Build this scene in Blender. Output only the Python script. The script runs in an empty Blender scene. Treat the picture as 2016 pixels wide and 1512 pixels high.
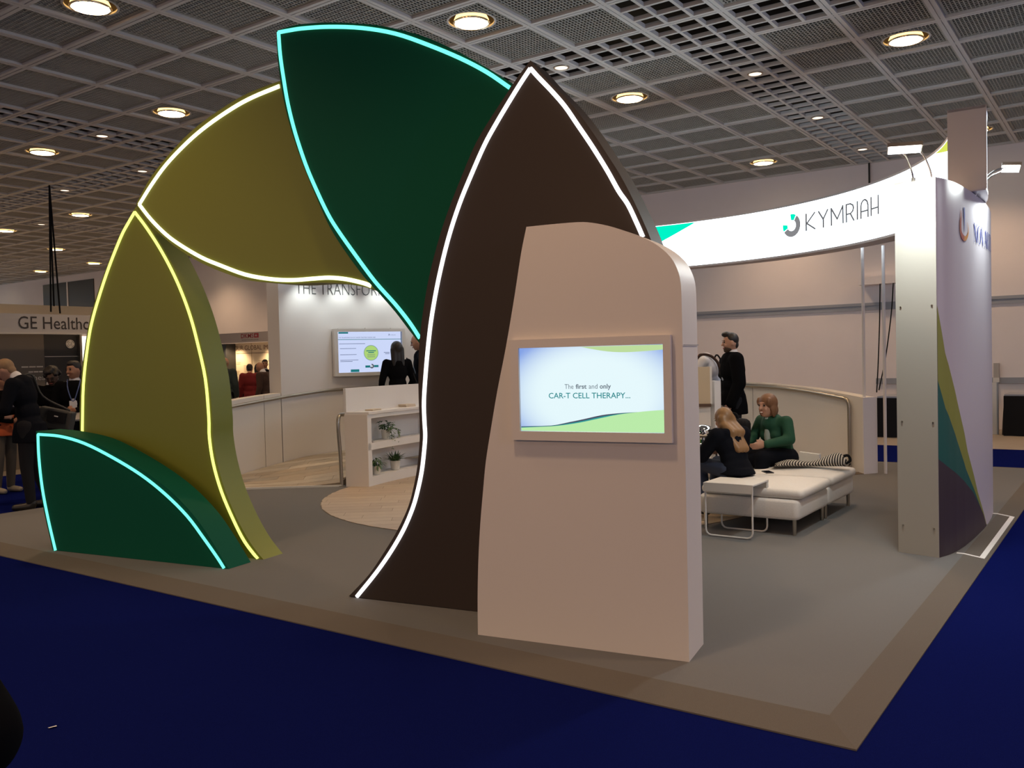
import bpy, bmesh, math, random
from mathutils import Vector, Matrix
random.seed(7)
SC = bpy.context.scene
COL = SC.collection
R = math.radians

# ------------------------------------------------------------------ camera
EYE = 1.65
cam_d = bpy.data.cameras.new('camera')
cam = bpy.data.objects.new('camera', cam_d); COL.objects.link(cam)
pitch, roll, yaw = R(-1.65308), R(-1.36447), R(35.34934)
Fw = Vector((math.cos(yaw)*math.cos(pitch), math.sin(yaw)*math.cos(pitch), math.sin(pitch)))
Rt = Vector((math.sin(yaw), -math.cos(yaw), 0)); Up = Rt.cross(Fw)
R2 = Rt*math.cos(roll)+Up*math.sin(roll); U2 = -Rt*math.sin(roll)+Up*math.cos(roll)
cam.matrix_world = Matrix(((R2.x, U2.x, -Fw.x, 0), (R2.y, U2.y, -Fw.y, 0), (R2.z, U2.z, -Fw.z, EYE), (0, 0, 0, 1)))
cam_d.sensor_width = 36; cam_d.lens = 36*1742.0/2016; cam_d.clip_start = .05; cam_d.clip_end = 200
SC.camera = cam

# ------------------------------------------------------------------ world, exposure
w = bpy.data.worlds.new('hall_ambient'); SC.world = w; w.use_nodes = True
w.node_tree.nodes['Background'].inputs[0].default_value = (.93, .95, .97, 1)
w.node_tree.nodes['Background'].inputs[1].default_value = .27
SC.view_settings.view_transform = 'Standard'; SC.view_settings.look = 'None'
SC.view_settings.gamma = 1; SC.view_settings.use_curve_mapping = False
EXPO = .55
SC.view_settings.exposure = EXPO
DOWN_W = 195.0          # power of one ceiling downlight
DOWN_C = (1.0, .655, .385)
for sy_ in (-.5, 4.5, 9.5):      # unseen warm fill spots, added behind the camera to tint the front faces
    l = bpy.data.lights.new('warm_fill_spot', 'SPOT'); l.energy = 150; l.color = (1.0, .54, .29); l.spot_size = R(85); l.spot_blend = .9; l.shadow_soft_size = .2
    lo = bpy.data.objects.new('warm_fill_spot', l); COL.objects.link(lo); lo.location = (-4.0, sy_, 3.6); lo.rotation_euler = Vector((1, 0, -.18)).to_track_quat('-Z', 'Y').to_euler()
for k, (sx_, sy_) in enumerate(((2.5, -5.5), (6.5, -6), (10.5, -5.5))):      # unseen cool fill spots, added at right to tint the side faces violet
    l = bpy.data.lights.new('cool_fill_spot', 'SPOT'); l.energy = 85; l.color = (.62, .56, 1.0); l.spot_size = R(100); l.spot_blend = .8; l.shadow_soft_size = .15
    lo = bpy.data.objects.new('cool_fill_spot', l); COL.objects.link(lo); lo.location = (sx_, sy_, 3.3); lo.rotation_euler = Vector((.0, 1, -.22)).to_track_quat('-Z', 'Y').to_euler()

# ------------------------------------------------------------------ helpers
def lin(c):
    return tuple(((x/255)/12.92 if x/255 <= .04045 else ((x/255+.055)/1.055)**2.4) for x in c)
MATS = {}
def mat(name, rgb, rough=.6, metal=0, emit=None, es=1.0, noise=0, nscale=40, bump=0, bscale=300, spec=.5, coat=0):
    if name in MATS: return MATS[name]
    m = bpy.data.materials.new(name); m.use_nodes = True; nt = m.node_tree
    b = nt.nodes['Principled BSDF']
    b.inputs['Base Color'].default_value = (*rgb, 1); b.inputs['Roughness'].default_value = rough
    b.inputs['Metallic'].default_value = metal; b.inputs['Specular IOR Level'].default_value = spec
    if coat: b.inputs['Coat Weight'].default_value = coat; b.inputs['Coat Roughness'].default_value = .25
    if emit:
        b.inputs['Emission Color'].default_value = (*emit, 1); b.inputs['Emission Strength'].default_value = es
    if noise or bump:
        tc = nt.nodes.new('ShaderNodeTexCoord')
    if noise:
        n = nt.nodes.new('ShaderNodeTexNoise'); n.inputs['Scale'].default_value = nscale; n.inputs['Detail'].default_value = 4
        mx = nt.nodes.new('ShaderNodeMix'); mx.data_type = 'RGBA'
        mx.inputs[6].default_value = (*[max(0, c*(1-noise)) for c in rgb], 1)
        mx.inputs[7].default_value = (*[min(1, c*(1+noise)) for c in rgb], 1)
        nt.links.new(tc.outputs['Object'], n.inputs['Vector']); nt.links.new(n.outputs['Fac'], mx.inputs[0])
        nt.links.new(mx.outputs[2], b.inputs['Base Color'])
    if bump:
        n2 = nt.nodes.new('ShaderNodeTexNoise'); n2.inputs['Scale'].default_value = bscale
        bp = nt.nodes.new('ShaderNodeBump'); bp.inputs['Strength'].default_value = bump; bp.inputs['Distance'].default_value = .01
        nt.links.new(tc.outputs['Object'], n2.inputs['Vector']); nt.links.new(n2.outputs['Fac'], bp.inputs['Height'])
        nt.links.new(bp.outputs['Normal'], b.inputs['Normal'])
    MATS[name] = m; return m
def glow(name, rgb, s):
    return mat(name, (0, 0, 0), 1, emit=rgb, es=s/2**EXPO, spec=0)

def wloc(o):
    v = Vector((0, 0, 0))
    while o is not None:
        v += o.location; o = o.parent
    return v
def tag(o, label=None, cat=None, group=None, kind=None):
    if label: o['label'] = label
    if cat: o['category'] = cat
    if group: o['group'] = group
    if kind: o['kind'] = kind
    return o
def thing(name, label, cat, loc=(0, 0, 0), group=None, kind=None):
    o = bpy.data.objects.new(name, None); COL.objects.link(o); o.location = loc
    o.empty_display_size = .1
    return tag(o, label, cat, group, kind)
def link(name, me, parent=None, loc=(0, 0, 0)):
    o = bpy.data.objects.new(name, me); COL.objects.link(o); o.location = loc
    if parent: o.parent = parent
    return o
class MB:
    def __init__(s): s.v = []; s.f = []; s.mi = []; s.cur = 0
    def add(s, vs, fs):
        n = len(s.v); s.v += [tuple(x) for x in vs]; s.f += [tuple(i+n for i in f) for f in fs]; s.mi += [s.cur]*len(fs); return s
    def box(s, a, b):
        x0, y0, z0 = a; x1, y1, z1 = b
        return s.add([(x0,y0,z0),(x1,y0,z0),(x1,y1,z0),(x0,y1,z0),(x0,y0,z1),(x1,y0,z1),(x1,y1,z1),(x0,y1,z1)],
                     [(0,3,2,1),(4,5,6,7),(0,1,5,4),(1,2,6,5),(2,3,7,6),(3,0,4,7)])
    def obox(s, c, hx, hy, hz, X=Vector((1,0,0)), Y=Vector((0,1,0)), Z=Vector((0,0,1))):
        c = Vector(c); vs = []
        for k in (-1, 1):
            for i, j in ((-1,-1),(1,-1),(1,1),(-1,1)): vs.append(c+X*hx*i+Y*hy*j+Z*hz*k)
        return s.add(vs, [(0,3,2,1),(4,5,6,7),(0,1,5,4),(1,2,6,5),(2,3,7,6),(3,0,4,7)])
    def prism(s, front, back, caps=True):
        n = len(front); fs = [(i, (i+1) % n, n+(i+1) % n, n+i) for i in range(n)]
        if caps: fs += [tuple(range(n-1, -1, -1)), tuple(range(n, 2*n))]
        return s.add(list(front)+list(back), fs)
    def loft(s, rings, closed=True, caps=True):
        n = len(rings[0]); vs = [p for r in rings for p in r]; fs = []
        for k in range(len(rings)-1):
            for i in range(n if closed else n-1):
                j = (i+1) % n; fs.append((k*n+i, k*n+j, (k+1)*n+j, (k+1)*n+i))
        if caps and closed:
            fs += [tuple(range(n-1, -1, -1)), tuple(range((len(rings)-1)*n, len(rings)*n))]
        return s.add(vs, fs)
    def tube(s, pts, r, n=10, closed=False, caps=True):
        pts = [Vector(p) for p in pts]; rings = []; prev = None
        for i, p in enumerate(pts):
            a = pts[max(0, i-1)]; b = pts[min(len(pts)-1, i+1)]
            d = (b-a).normalized()
            if prev is None:
                u = d.orthogonal().normalized()
            else:
                u = (prev-d*prev.dot(d)).normalized()
            prev = u; v = d.cross(u); rr = r[i] if isinstance(r, (list, tuple)) else r
            rings.append([p+u*math.cos(2*math.pi*k/n)*rr+v*math.sin(2*math.pi*k/n)*rr for k in range(n)])
        return s.loft(rings, True, caps)
    def cyl(s, a, b, r, n=16, r2=None): return s.tube([a, b], [r, r if r2 is None else r2], n)
    def ball(s, c, rx, ry=None, rz=None, n=14, m=9, M=None):
        ry = ry or rx; rz = rz or rx; c = Vector(c); rings = []
        M = M or Matrix.Identity(3)
        for k in range(1, m):
            ph = math.pi*k/m
            rings.append([c+M@Vector((rx*math.sin(ph)*math.cos(2*math.pi*i/n), ry*math.sin(ph)*math.sin(2*math.pi*i/n), -rz*math.cos(ph))) for i in range(n)])
        base = len(s.v); s.loft(rings, True, False)
        t = len(s.v); s.v += [tuple(c+M@Vector((0,0,-rz))), tuple(c+M@Vector((0,0,rz)))]
        for i in range(n):
            s.f.append((t, base+(i+1) % n, base+i)); s.mi.append(s.cur)
            o = base+(m-2)*n; s.f.append((t+1, o+i, o+(i+1) % n)); s.mi.append(s.cur)
        return s
    def lathe(s, c, prof, n=24, cap=True):
        return s.loft([[(c[0]+r*math.cos(2*math.pi*i/n), c[1]+r*math.sin(2*math.pi*i/n), c[2]+z) for i in range(n)] for r, z in prof], True, cap)
    def mesh(s, name, m, off=Vector((0,0,0)), smooth=False):
        me = bpy.data.meshes.new(name)
        me.from_pydata([(v[0]-off.x, v[1]-off.y, v[2]-off.z) for v in s.v], [], s.f)
        for mm in (m if isinstance(m, (list, tuple)) else [m]): me.materials.append(mm)
        if isinstance(m, (list, tuple)): me.polygons.foreach_set('material_index', s.mi)
        bm = bmesh.new(); bm.from_mesh(me); bmesh.ops.recalc_face_normals(bm, faces=bm.faces); bm.to_mesh(me); bm.free()
        if smooth:
            for p in me.polygons: p.use_smooth = True
            try: me.set_sharp_from_angle(angle=R(smooth if smooth > 1 else 40))
            except Exception: pass
        me.update(); return me
    def build(s, name, m, parent=None, smooth=False, world=True):
        off = wloc(parent) if (parent and world) else Vector((0, 0, 0))
        return link(name, s.mesh(name, m, off, smooth), parent)
def crom(pts, k=4):
    """Catmull-Rom through the points."""
    P = [tuple(p) for p in pts]; n = len(P); out = []
    ext = [tuple(2*a-b for a, b in zip(P[0], P[1]))]+P+[tuple(2*a-b for a, b in zip(P[-1], P[-2]))]
    for i in range(n-1):
        p0, p1, p2, p3 = ext[i:i+4]
        for j in range(k):
            t = j/k
            out.append(tuple(.5*(2*b+(c-a)*t+(2*a-5*b+4*c-d)*t*t+(3*b-a-3*c+d)*t**3) for a, b, c, d in zip(p0, p1, p2, p3)))
    out.append(P[-1]); return out
def text_mesh(s, thin=0):
    cu = bpy.data.curves.new('t', 'FONT'); cu.body = s; cu.resolution_u = 3; cu.offset = thin; cu.size = 1
    ob = bpy.data.objects.new('t', cu); COL.objects.link(ob)
    bpy.context.view_layer.update()
    me = bpy.data.meshes.new_from_object(ob.evaluated_get(bpy.context.evaluated_depsgraph_get()))
    bpy.data.objects.remove(ob); bpy.data.curves.remove(cu)
    return me
def lettering(s, mapf, w, h, m, parent, thin=0, name='lettering'):
    """text scaled into a w x h box; mapf(x, y) gives the point on the surface."""
    me = text_mesh(s, thin); off = wloc(parent)
    xs = [v.co.x for v in me.vertices]; ys = [v.co.y for v in me.vertices]
    x0, x1, y0, y1 = min(xs), max(xs), min(ys), max(ys)
    for v in me.vertices:
        v.co = Vector(mapf((v.co.x-x0)/(x1-x0)*w, (v.co.y-y0)/(y1-y0)*h))-off
    me.materials.clear(); me.materials.append(m)
    return link(name, me, parent)
def plane_map(o, xd, yd):
    o, xd, yd = Vector(o), Vector(xd).normalized(), Vector(yd).normalized()
    return lambda x, y: o+xd*x+yd*y
def copy_tree(o, parent=None):
    c = o.copy(); COL.objects.link(c)
    if parent: c.parent = parent
    for ch in list(o.children): copy_tree(ch, c)
    return c

# ------------------------------------------------------------------ materials
M_beam = mat('painted_grey_metal', (.58, .59, .59), .5)
M_mesh = mat('grey_metal_mesh', (.39, .40, .37), .55)
M_dark = mat('dark_void', (.008, .008, .008), 1)
M_wall = mat('pale_plaster', (.84, .78, .80), .75, noise=.03, nscale=2)
M_trim = mat('grey_blue_trim', (.32, .34, .40), .5)
M_blue = mat('blue_carpet', (.0055, .0095, .095), 1, noise=.35, nscale=260, bump=.5, bscale=500, spec=0)
M_beige = mat('beige_floor', (.32, .27, .22), .6, noise=.08, nscale=6)
M_grey = mat('taupe_carpet', (.182, .182, .182), .95, noise=.14, nscale=320, bump=.5, bscale=600, spec=.1)
M_white = mat('white_laminate', (.74, .72, .70), .4)
M_whitep = mat('white_panel_paint', (.74, .68, .62), .5)
M_lime = mat('lime_panel', (.195, .218, .024), .5)
M_green = mat('dark_green_panel', (.001, .088, .048), .7, spec=.15)
M_brown = mat('dark_brown_panel', (.036, .024, .018), .6, spec=.35)
M_steel = mat('brushed_steel', (.44, .40, .34), .32, 1)
M_chrome = mat('chrome', (.92, .90, .86), .04, 1)
M_black = mat('black_cloth', (.010, .010, .012), .9, spec=.2)
M_blackm = mat('black_metal', (.02, .02, .02), .4)
L_lime = glow('lime_led', (.86, 1.0, .20), 1.7)
L_limeU = glow('pale_lime_led', (.98, 1.0, .52), 2.2)
L_green = glow('mint_led', (.16, 1.0, .72), 1.5)
L_white = glow('white_led', (1.0, .97, 1.0), 2.0)

# ------------------------------------------------------------------ ceiling
GX, GY, CZ = -.06, -.05, 5.626        # grid offset, underside of the beams
ceiling = thing('ceiling', 'coffered grey metal grid ceiling with mesh panels and open grille bands', None, kind='structure')
X0, X1, Y0, Y1 = -9, 20, -12, 46
MB().box((X0-1, Y0-1, CZ+1.1), (X1+.3, Y1+1, CZ+1.2)).build('plenum_slab', M_dark, ceiling)
def beam_mesh(L):
    b = MB()
    for s in (-1, 1): b.box((0, s*.030-.024, 0), (L, s*.030+.024, .055))
    b.box((0, -.01, .015), (L, .01, .055))
    return b.mesh('beam', M_beam)
bx, by = beam_mesh(X1-X0+.05), beam_mesh(Y1-Y0)
for j in range(Y0, Y1+1): link('beam', bx, ceiling, (X0+GX, j+GY, CZ))
for i in range(X0, X1+1):
    o = link('beam', by, ceiling, (i+GX, Y0+GY, CZ+.002)); o.rotation_euler.z = R(90)
def panel_mesh(nx, ny, hole=0, fr=.03):
    b = MB(); a = .075; e = 1-a; z0, z1 = .032, .042
    def run(u0, u1, fixed, wd, axis):
        spans = [(u0, u1)]
        if hole and abs(fixed-.5) < hole:
            hh = math.sqrt(hole**2-(fixed-.5)**2); spans = [(u0, .5-hh), (.5+hh, u1)]
        for p, q in spans:
            if axis == 0: vs = [(p, fixed-wd, z0), (q, fixed-wd, z0), (q, fixed+wd, z0), (p, fixed+wd, z0), (p, fixed-wd, z1), (q, fixed-wd, z1), (q, fixed+wd, z1), (p, fixed+wd, z1)]
            else: vs = [(fixed-wd, p, z0), (fixed-wd, q, z0), (fixed+wd, q, z0), (fixed+wd, p, z0), (fixed-wd, p, z1), (fixed-wd, q, z1), (fixed+wd, q, z1), (fixed+wd, p, z1)]
            b.add(vs, [(0,1,2,3), (0,1,5,4), (3,2,6,7)])
    for k in range(nx+1): run(a, e, a+(e-a)*k/nx, .0058 if 0 < k < nx else fr/2, 1)
    for k in range(ny+1): run(a, e, a+(e-a)*k/ny, .0052 if 0 < k < ny else fr/2, 0)
    return b.mesh('mesh_panel', M_mesh)
pm, pmh = panel_mesh(13, 19), panel_mesh(13, 19, .285)
gb = MB()
for k in (1, 2):
    gb.box((.05, k/3-.02, .0), (.95, k/3+.02, .05)); gb.box((k/3-.02, .05, .001), (k/3+.02, .95, .051))
gm = gb.mesh('grille', M_beam)
def isband(i, j): return (i % 10) == 0, (j % 10) == 4
def islight(i, j):
    a, b = i % 10, j % 10
    return (a in (2, 8) and b in (2, 6)) or (a == 5 and b == 9)
def visible(x, y):
    d = Vector((x, y, CZ-EYE)); f = d.dot(Fw)
    if f < .5: return False
    u, v = 1742*d.dot(R2)/f, 1742*d.dot(U2)/f
    return abs(u) < 1130 and -760 < v < 860
cells = []
lights = []
for i in range(X0, X1):
    for j in range(Y0, Y1):
        bi, bj = isband(i, j); c = (i+.5+GX, j+.5+GY)
        vis = visible(*c)
        if bi or bj:
            if vis: link('grille', gm, ceiling, (i+GX, j+GY, CZ))
            continue
        if islight(i, j): lights.append((i, j, vis))
        if vis and islight(i, j): link('mesh_panel', pmh, ceiling, (i+GX, j+GY, CZ)); continue
        cells.append((0 if vis else 1, math.hypot(*c), i, j, vis))
cells.sort()
rest = MB()
for n, (_, d, i, j, vis) in enumerate(cells):
    if n < 285 and vis: link('mesh_panel', pm, ceiling, (i+GX, j+GY, CZ))
    else:
        x, y, z = i+GX, j+GY, CZ+.032
        nb = 12 if vis else 1
        for k in range(nb):
            p = x+.07+.86*k/nb; q = p+.86/nb*(.72 if vis else 1)
            rest.add([(p, y+.07, z), (q, y+.07, z), (q, y+.93, z), (p, y+.93, z)], [(0, 1, 2, 3)])
o = rest.build('mesh_panel_rows', M_mesh, ceiling); o['kind'] = 'stuff'

# ------------------------------------------------------------------ walls and floor
wb = thing('wall_back', 'long pale plaster hall wall behind the booths', None, kind='structure')
WX = 20.0
MB().box((WX, Y0-1, 0), (WX+.3, Y1+1, CZ+1.1)).build('wall_face', M_wall, wb)
b = MB(); b.box((WX-.05, Y0, 2.60), (WX, 17, 2.66)); b.box((WX-.03, Y0, 2.50), (WX, 17, 2.60)); b.build('ledge_rail', M_trim, wb)
b = MB(); b.box((WX-.35, 3.6, 3.03), (WX, 4.87, 3.2)); b.build('wall_shelf', M_wall, wb)
b = MB(); b.box((WX-.04, Y0, .92), (WX, 4.6, 1.04)); b.build('dado_strip', M_trim, wb)
b = MB(); b.box((WX-.03, 35.24, 4.0), (WX, 37.25, 5.36)); b.box((WX-.03, 37.34, 4.0), (WX, 39.34, 5.36)); b.build('dark_opening', mat('dark_glass', (.035, .028, .02), .35), wb)
MB().box((WX-.05, 37.25, 4.0), (WX-.001, 37.34, 5.36)).build('opening_mullion', M_wall, wb)
b = MB(); b.cyl((19.93, 4.68, 5.2), (19.93, 4.68, 5.63), .02, 8); b.build('conduit', M_blackm, wb)
floor = thing('floor', 'hall floor of beige boards with royal blue carpet aisles', None, kind='structure')
MB().box((X0-12, Y0-12, -.1), (WX, Y1+1, 0)).build('beige_floor', M_beige, floor)
b = MB(); b.box((X0-12, Y0-12, 0), (3.8, Y1, .006)); b.box((3.8, Y0-12, 0), (13.7, 1.1, .006)); b.box((3.8, 10.5, 0), (13.7, 14.45, .006)); b.box((13.6, Y0-12, 0), (16.1, 14.45, .0058))
b.build('blue_carpet', M_blue, floor)
bits = [(.50, 2.28, 1.90)]

# ------------------------------------------------------------------ booth platform
C = Vector((8.132, 5.705, 0))
def pol(r, deg, z=0): return Vector((C.x+r*math.cos(R(deg)), C.y+r*math.sin(R(deg)), z))
PZ = .04
plat = thing('booth_platform', 'low taupe carpeted booth platform with a bevelled edge in painted shade', None, kind='structure')
b = MB()
o4 = [(3.72, .95), (13.62, .95), (13.62, 10.62), (3.72, 10.62)]; i4 = [(3.94, 1.12), (13.4, 1.12), (13.4, 10.45), (3.94, 10.45)]
b.add([(*p, .0) for p in o4]+[(*p, .012) for p in o4]+[(*p, PZ) for p in i4], [(0,3,2,1),(8,9,10,11),(0,1,9,8),(1,2,10,9),(2,3,11,10),(3,0,8,11)])
b.build('carpet_top', M_grey, plat)
M_bevel_shade = mat('carpet_bevel_shade', (.160, .144, .126), .95, noise=.14, nscale=320, bump=.5, bscale=600, spec=.05)  # same carpet, its shade on the bevel painted in as a darker brown
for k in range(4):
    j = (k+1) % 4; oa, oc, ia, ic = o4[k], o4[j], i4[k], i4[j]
    MB().add([(*oa, 0), (*oc, 0), (*ic, .02), (*ia, .02), (*oa, .013), (*oc, .013), (*ic, PZ+.0035), (*ia, PZ+.0035)], [(0,3,2,1),(4,5,6,7),(0,1,5,4),(1,2,6,5),(2,3,7,6),(3,0,4,7)]).build('edge_strip', M_bevel_shade, plat)  # bevel split off as strips only to carry the shade colour
# white tape bracket on the edge
tape = MB()
def tz(y): return .020+max(0, min(1, (y-.95)/.17))*.026
for x0_, x1_, ys_ in ((7.60, 9.62, (.975, 1.012)), (7.60, 7.632, (1.012, 1.06, 1.12, 1.17)), (9.588, 9.62, (1.012, 1.06, 1.12, 1.17))):
    tape.loft([[(x0_, y_, tz(y_)-.004), (x1_, y_, tz(y_)-.004), (x1_, y_, tz(y_)), (x0_, y_, tz(y_))] for y_ in ys_])
tag(tape.build('floor_marking', mat('white_tape', (.8, .8, .78), .6)), 'white tape bracket marked on the carpet edge beside the curved tower', 'marking')

# ------------------------------------------------------------------ planked floors
WOOD = [mat('oak_plank_%s' % n, c, .45, noise=.18, nscale=9) for n, c in (('light', (.47, .41, .31)), ('mid', (.36, .30, .215)), ('grey', (.31, .27, .21)), ('pale', (.54, .48, .38)), ('tan', (.40, .325, .225)))]
WARM = [mat('beech_plank_%s' % n, c, .45, noise=.12, nscale=9) for n, c in (('light', (.46, .37, .265)), ('mid', (.41, .32, .225)), ('rose', (.44, .345, .25)))]
def planks(parent, inside, zf, e, rowlist, wd, mats, smin, smax, lo, hi):
    ev = Vector((e[0], e[1])).normalized(); nv = Vector((-ev.y, ev.x))
    def span(c):
        ts = [lo+(hi-lo)*k/900 for k in range(901)]
        ins = [t for t in ts if inside(*(ev*t+nv*c))]
        return (min(ins), max(ins)) if ins else None
    for c in rowlist:
        sub = [span(c+.002+(wd-.004)*m_/4) for m_ in range(5)]; ok = [x for x in sub if x]
        if len(ok) < 2: continue
        t = min(x[0] for x in ok)-random.random()*smax*.6; end = max(x[1] for x in ok)
        while t < end:
            L = random.uniform(smin, smax); a, q = t, t+L-.004
            def cl(u, s): return min(max(u, s[0]), s[1])
            g = []
            for m_ in range(5):
                sp = sub[m_]
                if sp is None: continue
                A, B = cl(a, sp), cl(q, sp); cc = c+.002+(wd-.004)*m_/4
                g.append([(ev*(A+(B-A)*k/3)+nv*cc) for k in range(4)])
            if len(g) > 1 and max((r_[-1]-r_[0]).length for r_ in g) > .03:
                b = MB()
                top = [[Vector((p.x, p.y, zf(p.x, p.y)+.005)) for p in r_] for r_ in g]; b.loft(top, False, False)
                per = top[0]+[r_[-1] for r_ in top[1:]]+top[-1][-2::-1]+[r_[0] for r_ in top[-2:0:-1]]
                b.loft([per, [p-Vector((0, 0, .006)) for p in per]], True, False)
                b.build('plank', random.choice(mats), parent)
            t += L
def interp(x, xs, ys):
    if x <= xs[0]: return ys[0]
    for i in range(len(xs)-1):
        if x <= xs[i+1]: return ys[i]+(ys[i+1]-ys[i])*(x-xs[i])/(xs[i+1]-xs[i])
    return ys[-1]
def rampz(th): return interp(th, [-36, -25, 8, 50, 70, 78, 92, 97, 110], [.05, .14, .25, .28, .27, .235, .085, .052, .046])
def ang(x, y): return math.degrees(math.atan2(y-C.y, x-C.x))
RI, RO = 2.76, 4.74
ramp = thing('ramp_floor', 'gently rising wood plank ramp inside the curved parapet', None, kind='structure')
E0, E1 = Vector((8.05, 8.46)), Vector((6.72, 10.12)); ED = (E0-E1).normalized(); EN = Vector((-ED.y, ED.x))
if EN.x < 0: EN = -EN
b = MB(); rr_ = [RI+(RO-RI)*k/8 for k in range(9)]
def th0(r):
    lo_, hi_ = -1.0, 4.0
    for _ in range(40):
        m_ = (lo_+hi_)/2; p = E0-ED*m_
        if math.hypot(p.x-C.x, p.y-C.y) < r: lo_ = m_
        else: hi_ = m_
    p = E0-ED*lo_; return ang(p.x, p.y)
def ri(t): return interp(t, [42, 48, 66, 82, 90, 91.5], [RI, 3.45, 3.32, 3.0, 2.82, RI])
grid_ = []
for k in range(71):
    g = []
    for r in rr_:
        t = -36+(th0(r)+36)*k/70; r2 = RO-(RO-r)*(RO-ri(t))/(RO-RI); g.append(pol(r2, t, rampz(t)-.004))
    grid_.append(g)
b.loft(grid_, False, False)
for a_, q_ in ((grid_[0], [p*1 for p in grid_[0]]), (grid_[-1], [p*1 for p in grid_[-1]])):
    b.loft([a_, [Vector((p.x, p.y, .01)) for p in q_]], False, False)
for c_ in (0, 8): b.loft([[g[c_], Vector((g[c_].x, g[c_].y, .01))] for g in grid_], False, False)
b.build('ramp_bed', mat('plank_joint', (.16, .12, .08), .8), ramp)
def in_rampL(x, y):
    r = math.hypot(x-C.x, y-C.y); p = Vector((x, y))-E0
    return ri(ang(x, y))+.005 < r < RO-.005 and ang(x, y) > 40 and p.dot(EN) > 0.012 and x > 6.4
c0 = E0.dot(Vector((-ED.y, ED.x)))
sgn = 1 if Vector((-ED.y, ED.x)).dot(EN) > 0 else -1
rows = [c0+sgn*(.012+.19*k)-(0 if sgn > 0 else .19) for k in range(24)]
planks(ramp, in_rampL, lambda x, y: rampz(ang(x, y)), (ED.x, ED.y), rows, .19, WOOD, .55, 1.25, -12, 12)
def in_rampR(x, y):
    r = math.hypot(x-C.x, y-C.y); return RI+.005 < r < RO-.005 and -35.5 < ang(x, y) < 12
eR = pol(1, -36)-C
ev = Vector((eR.x, eR.y)).normalized(); nv2 = Vector((-ev.y, ev.x)); c1 = Vector((C.x, C.y)).dot(nv2)
planks(ramp, in_rampR, lambda x, y: rampz(ang(x, y)), (ev.x, ev.y), [c1+.03+.19*k for k in range(20)], .19, WOOD, .55, 1.25, -14, 16)
b = MB(); b.obox(((E0.x+E1.x)/2, (E0.y+E1.y)/2, .052), (E0-E1).length/2, .018, .012, Vector((ED.x, ED.y, 0)), Vector((EN.x, EN.y, 0))); b.build('edge_trim', mat('pale_aluminium', (.8, .78, .72), .35, .3), ramp)
DC = Vector((8.84, 5.79)); DR = 2.66
disc = link('wood_disc', MB().lathe((DC.x, DC.y, PZ), [(DR, -.01), (DR, .003)], 96).mesh('wood_disc', MATS['plank_joint']), plat)
planks(disc, lambda x, y: (x-DC.x)**2+(y-DC.y)**2 < DR*DR, lambda x, y: PZ, (.62, -.78), [7.6+.19*k for k in range(32)], .19, WARM, .6, 1.3, -8, 8)
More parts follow.
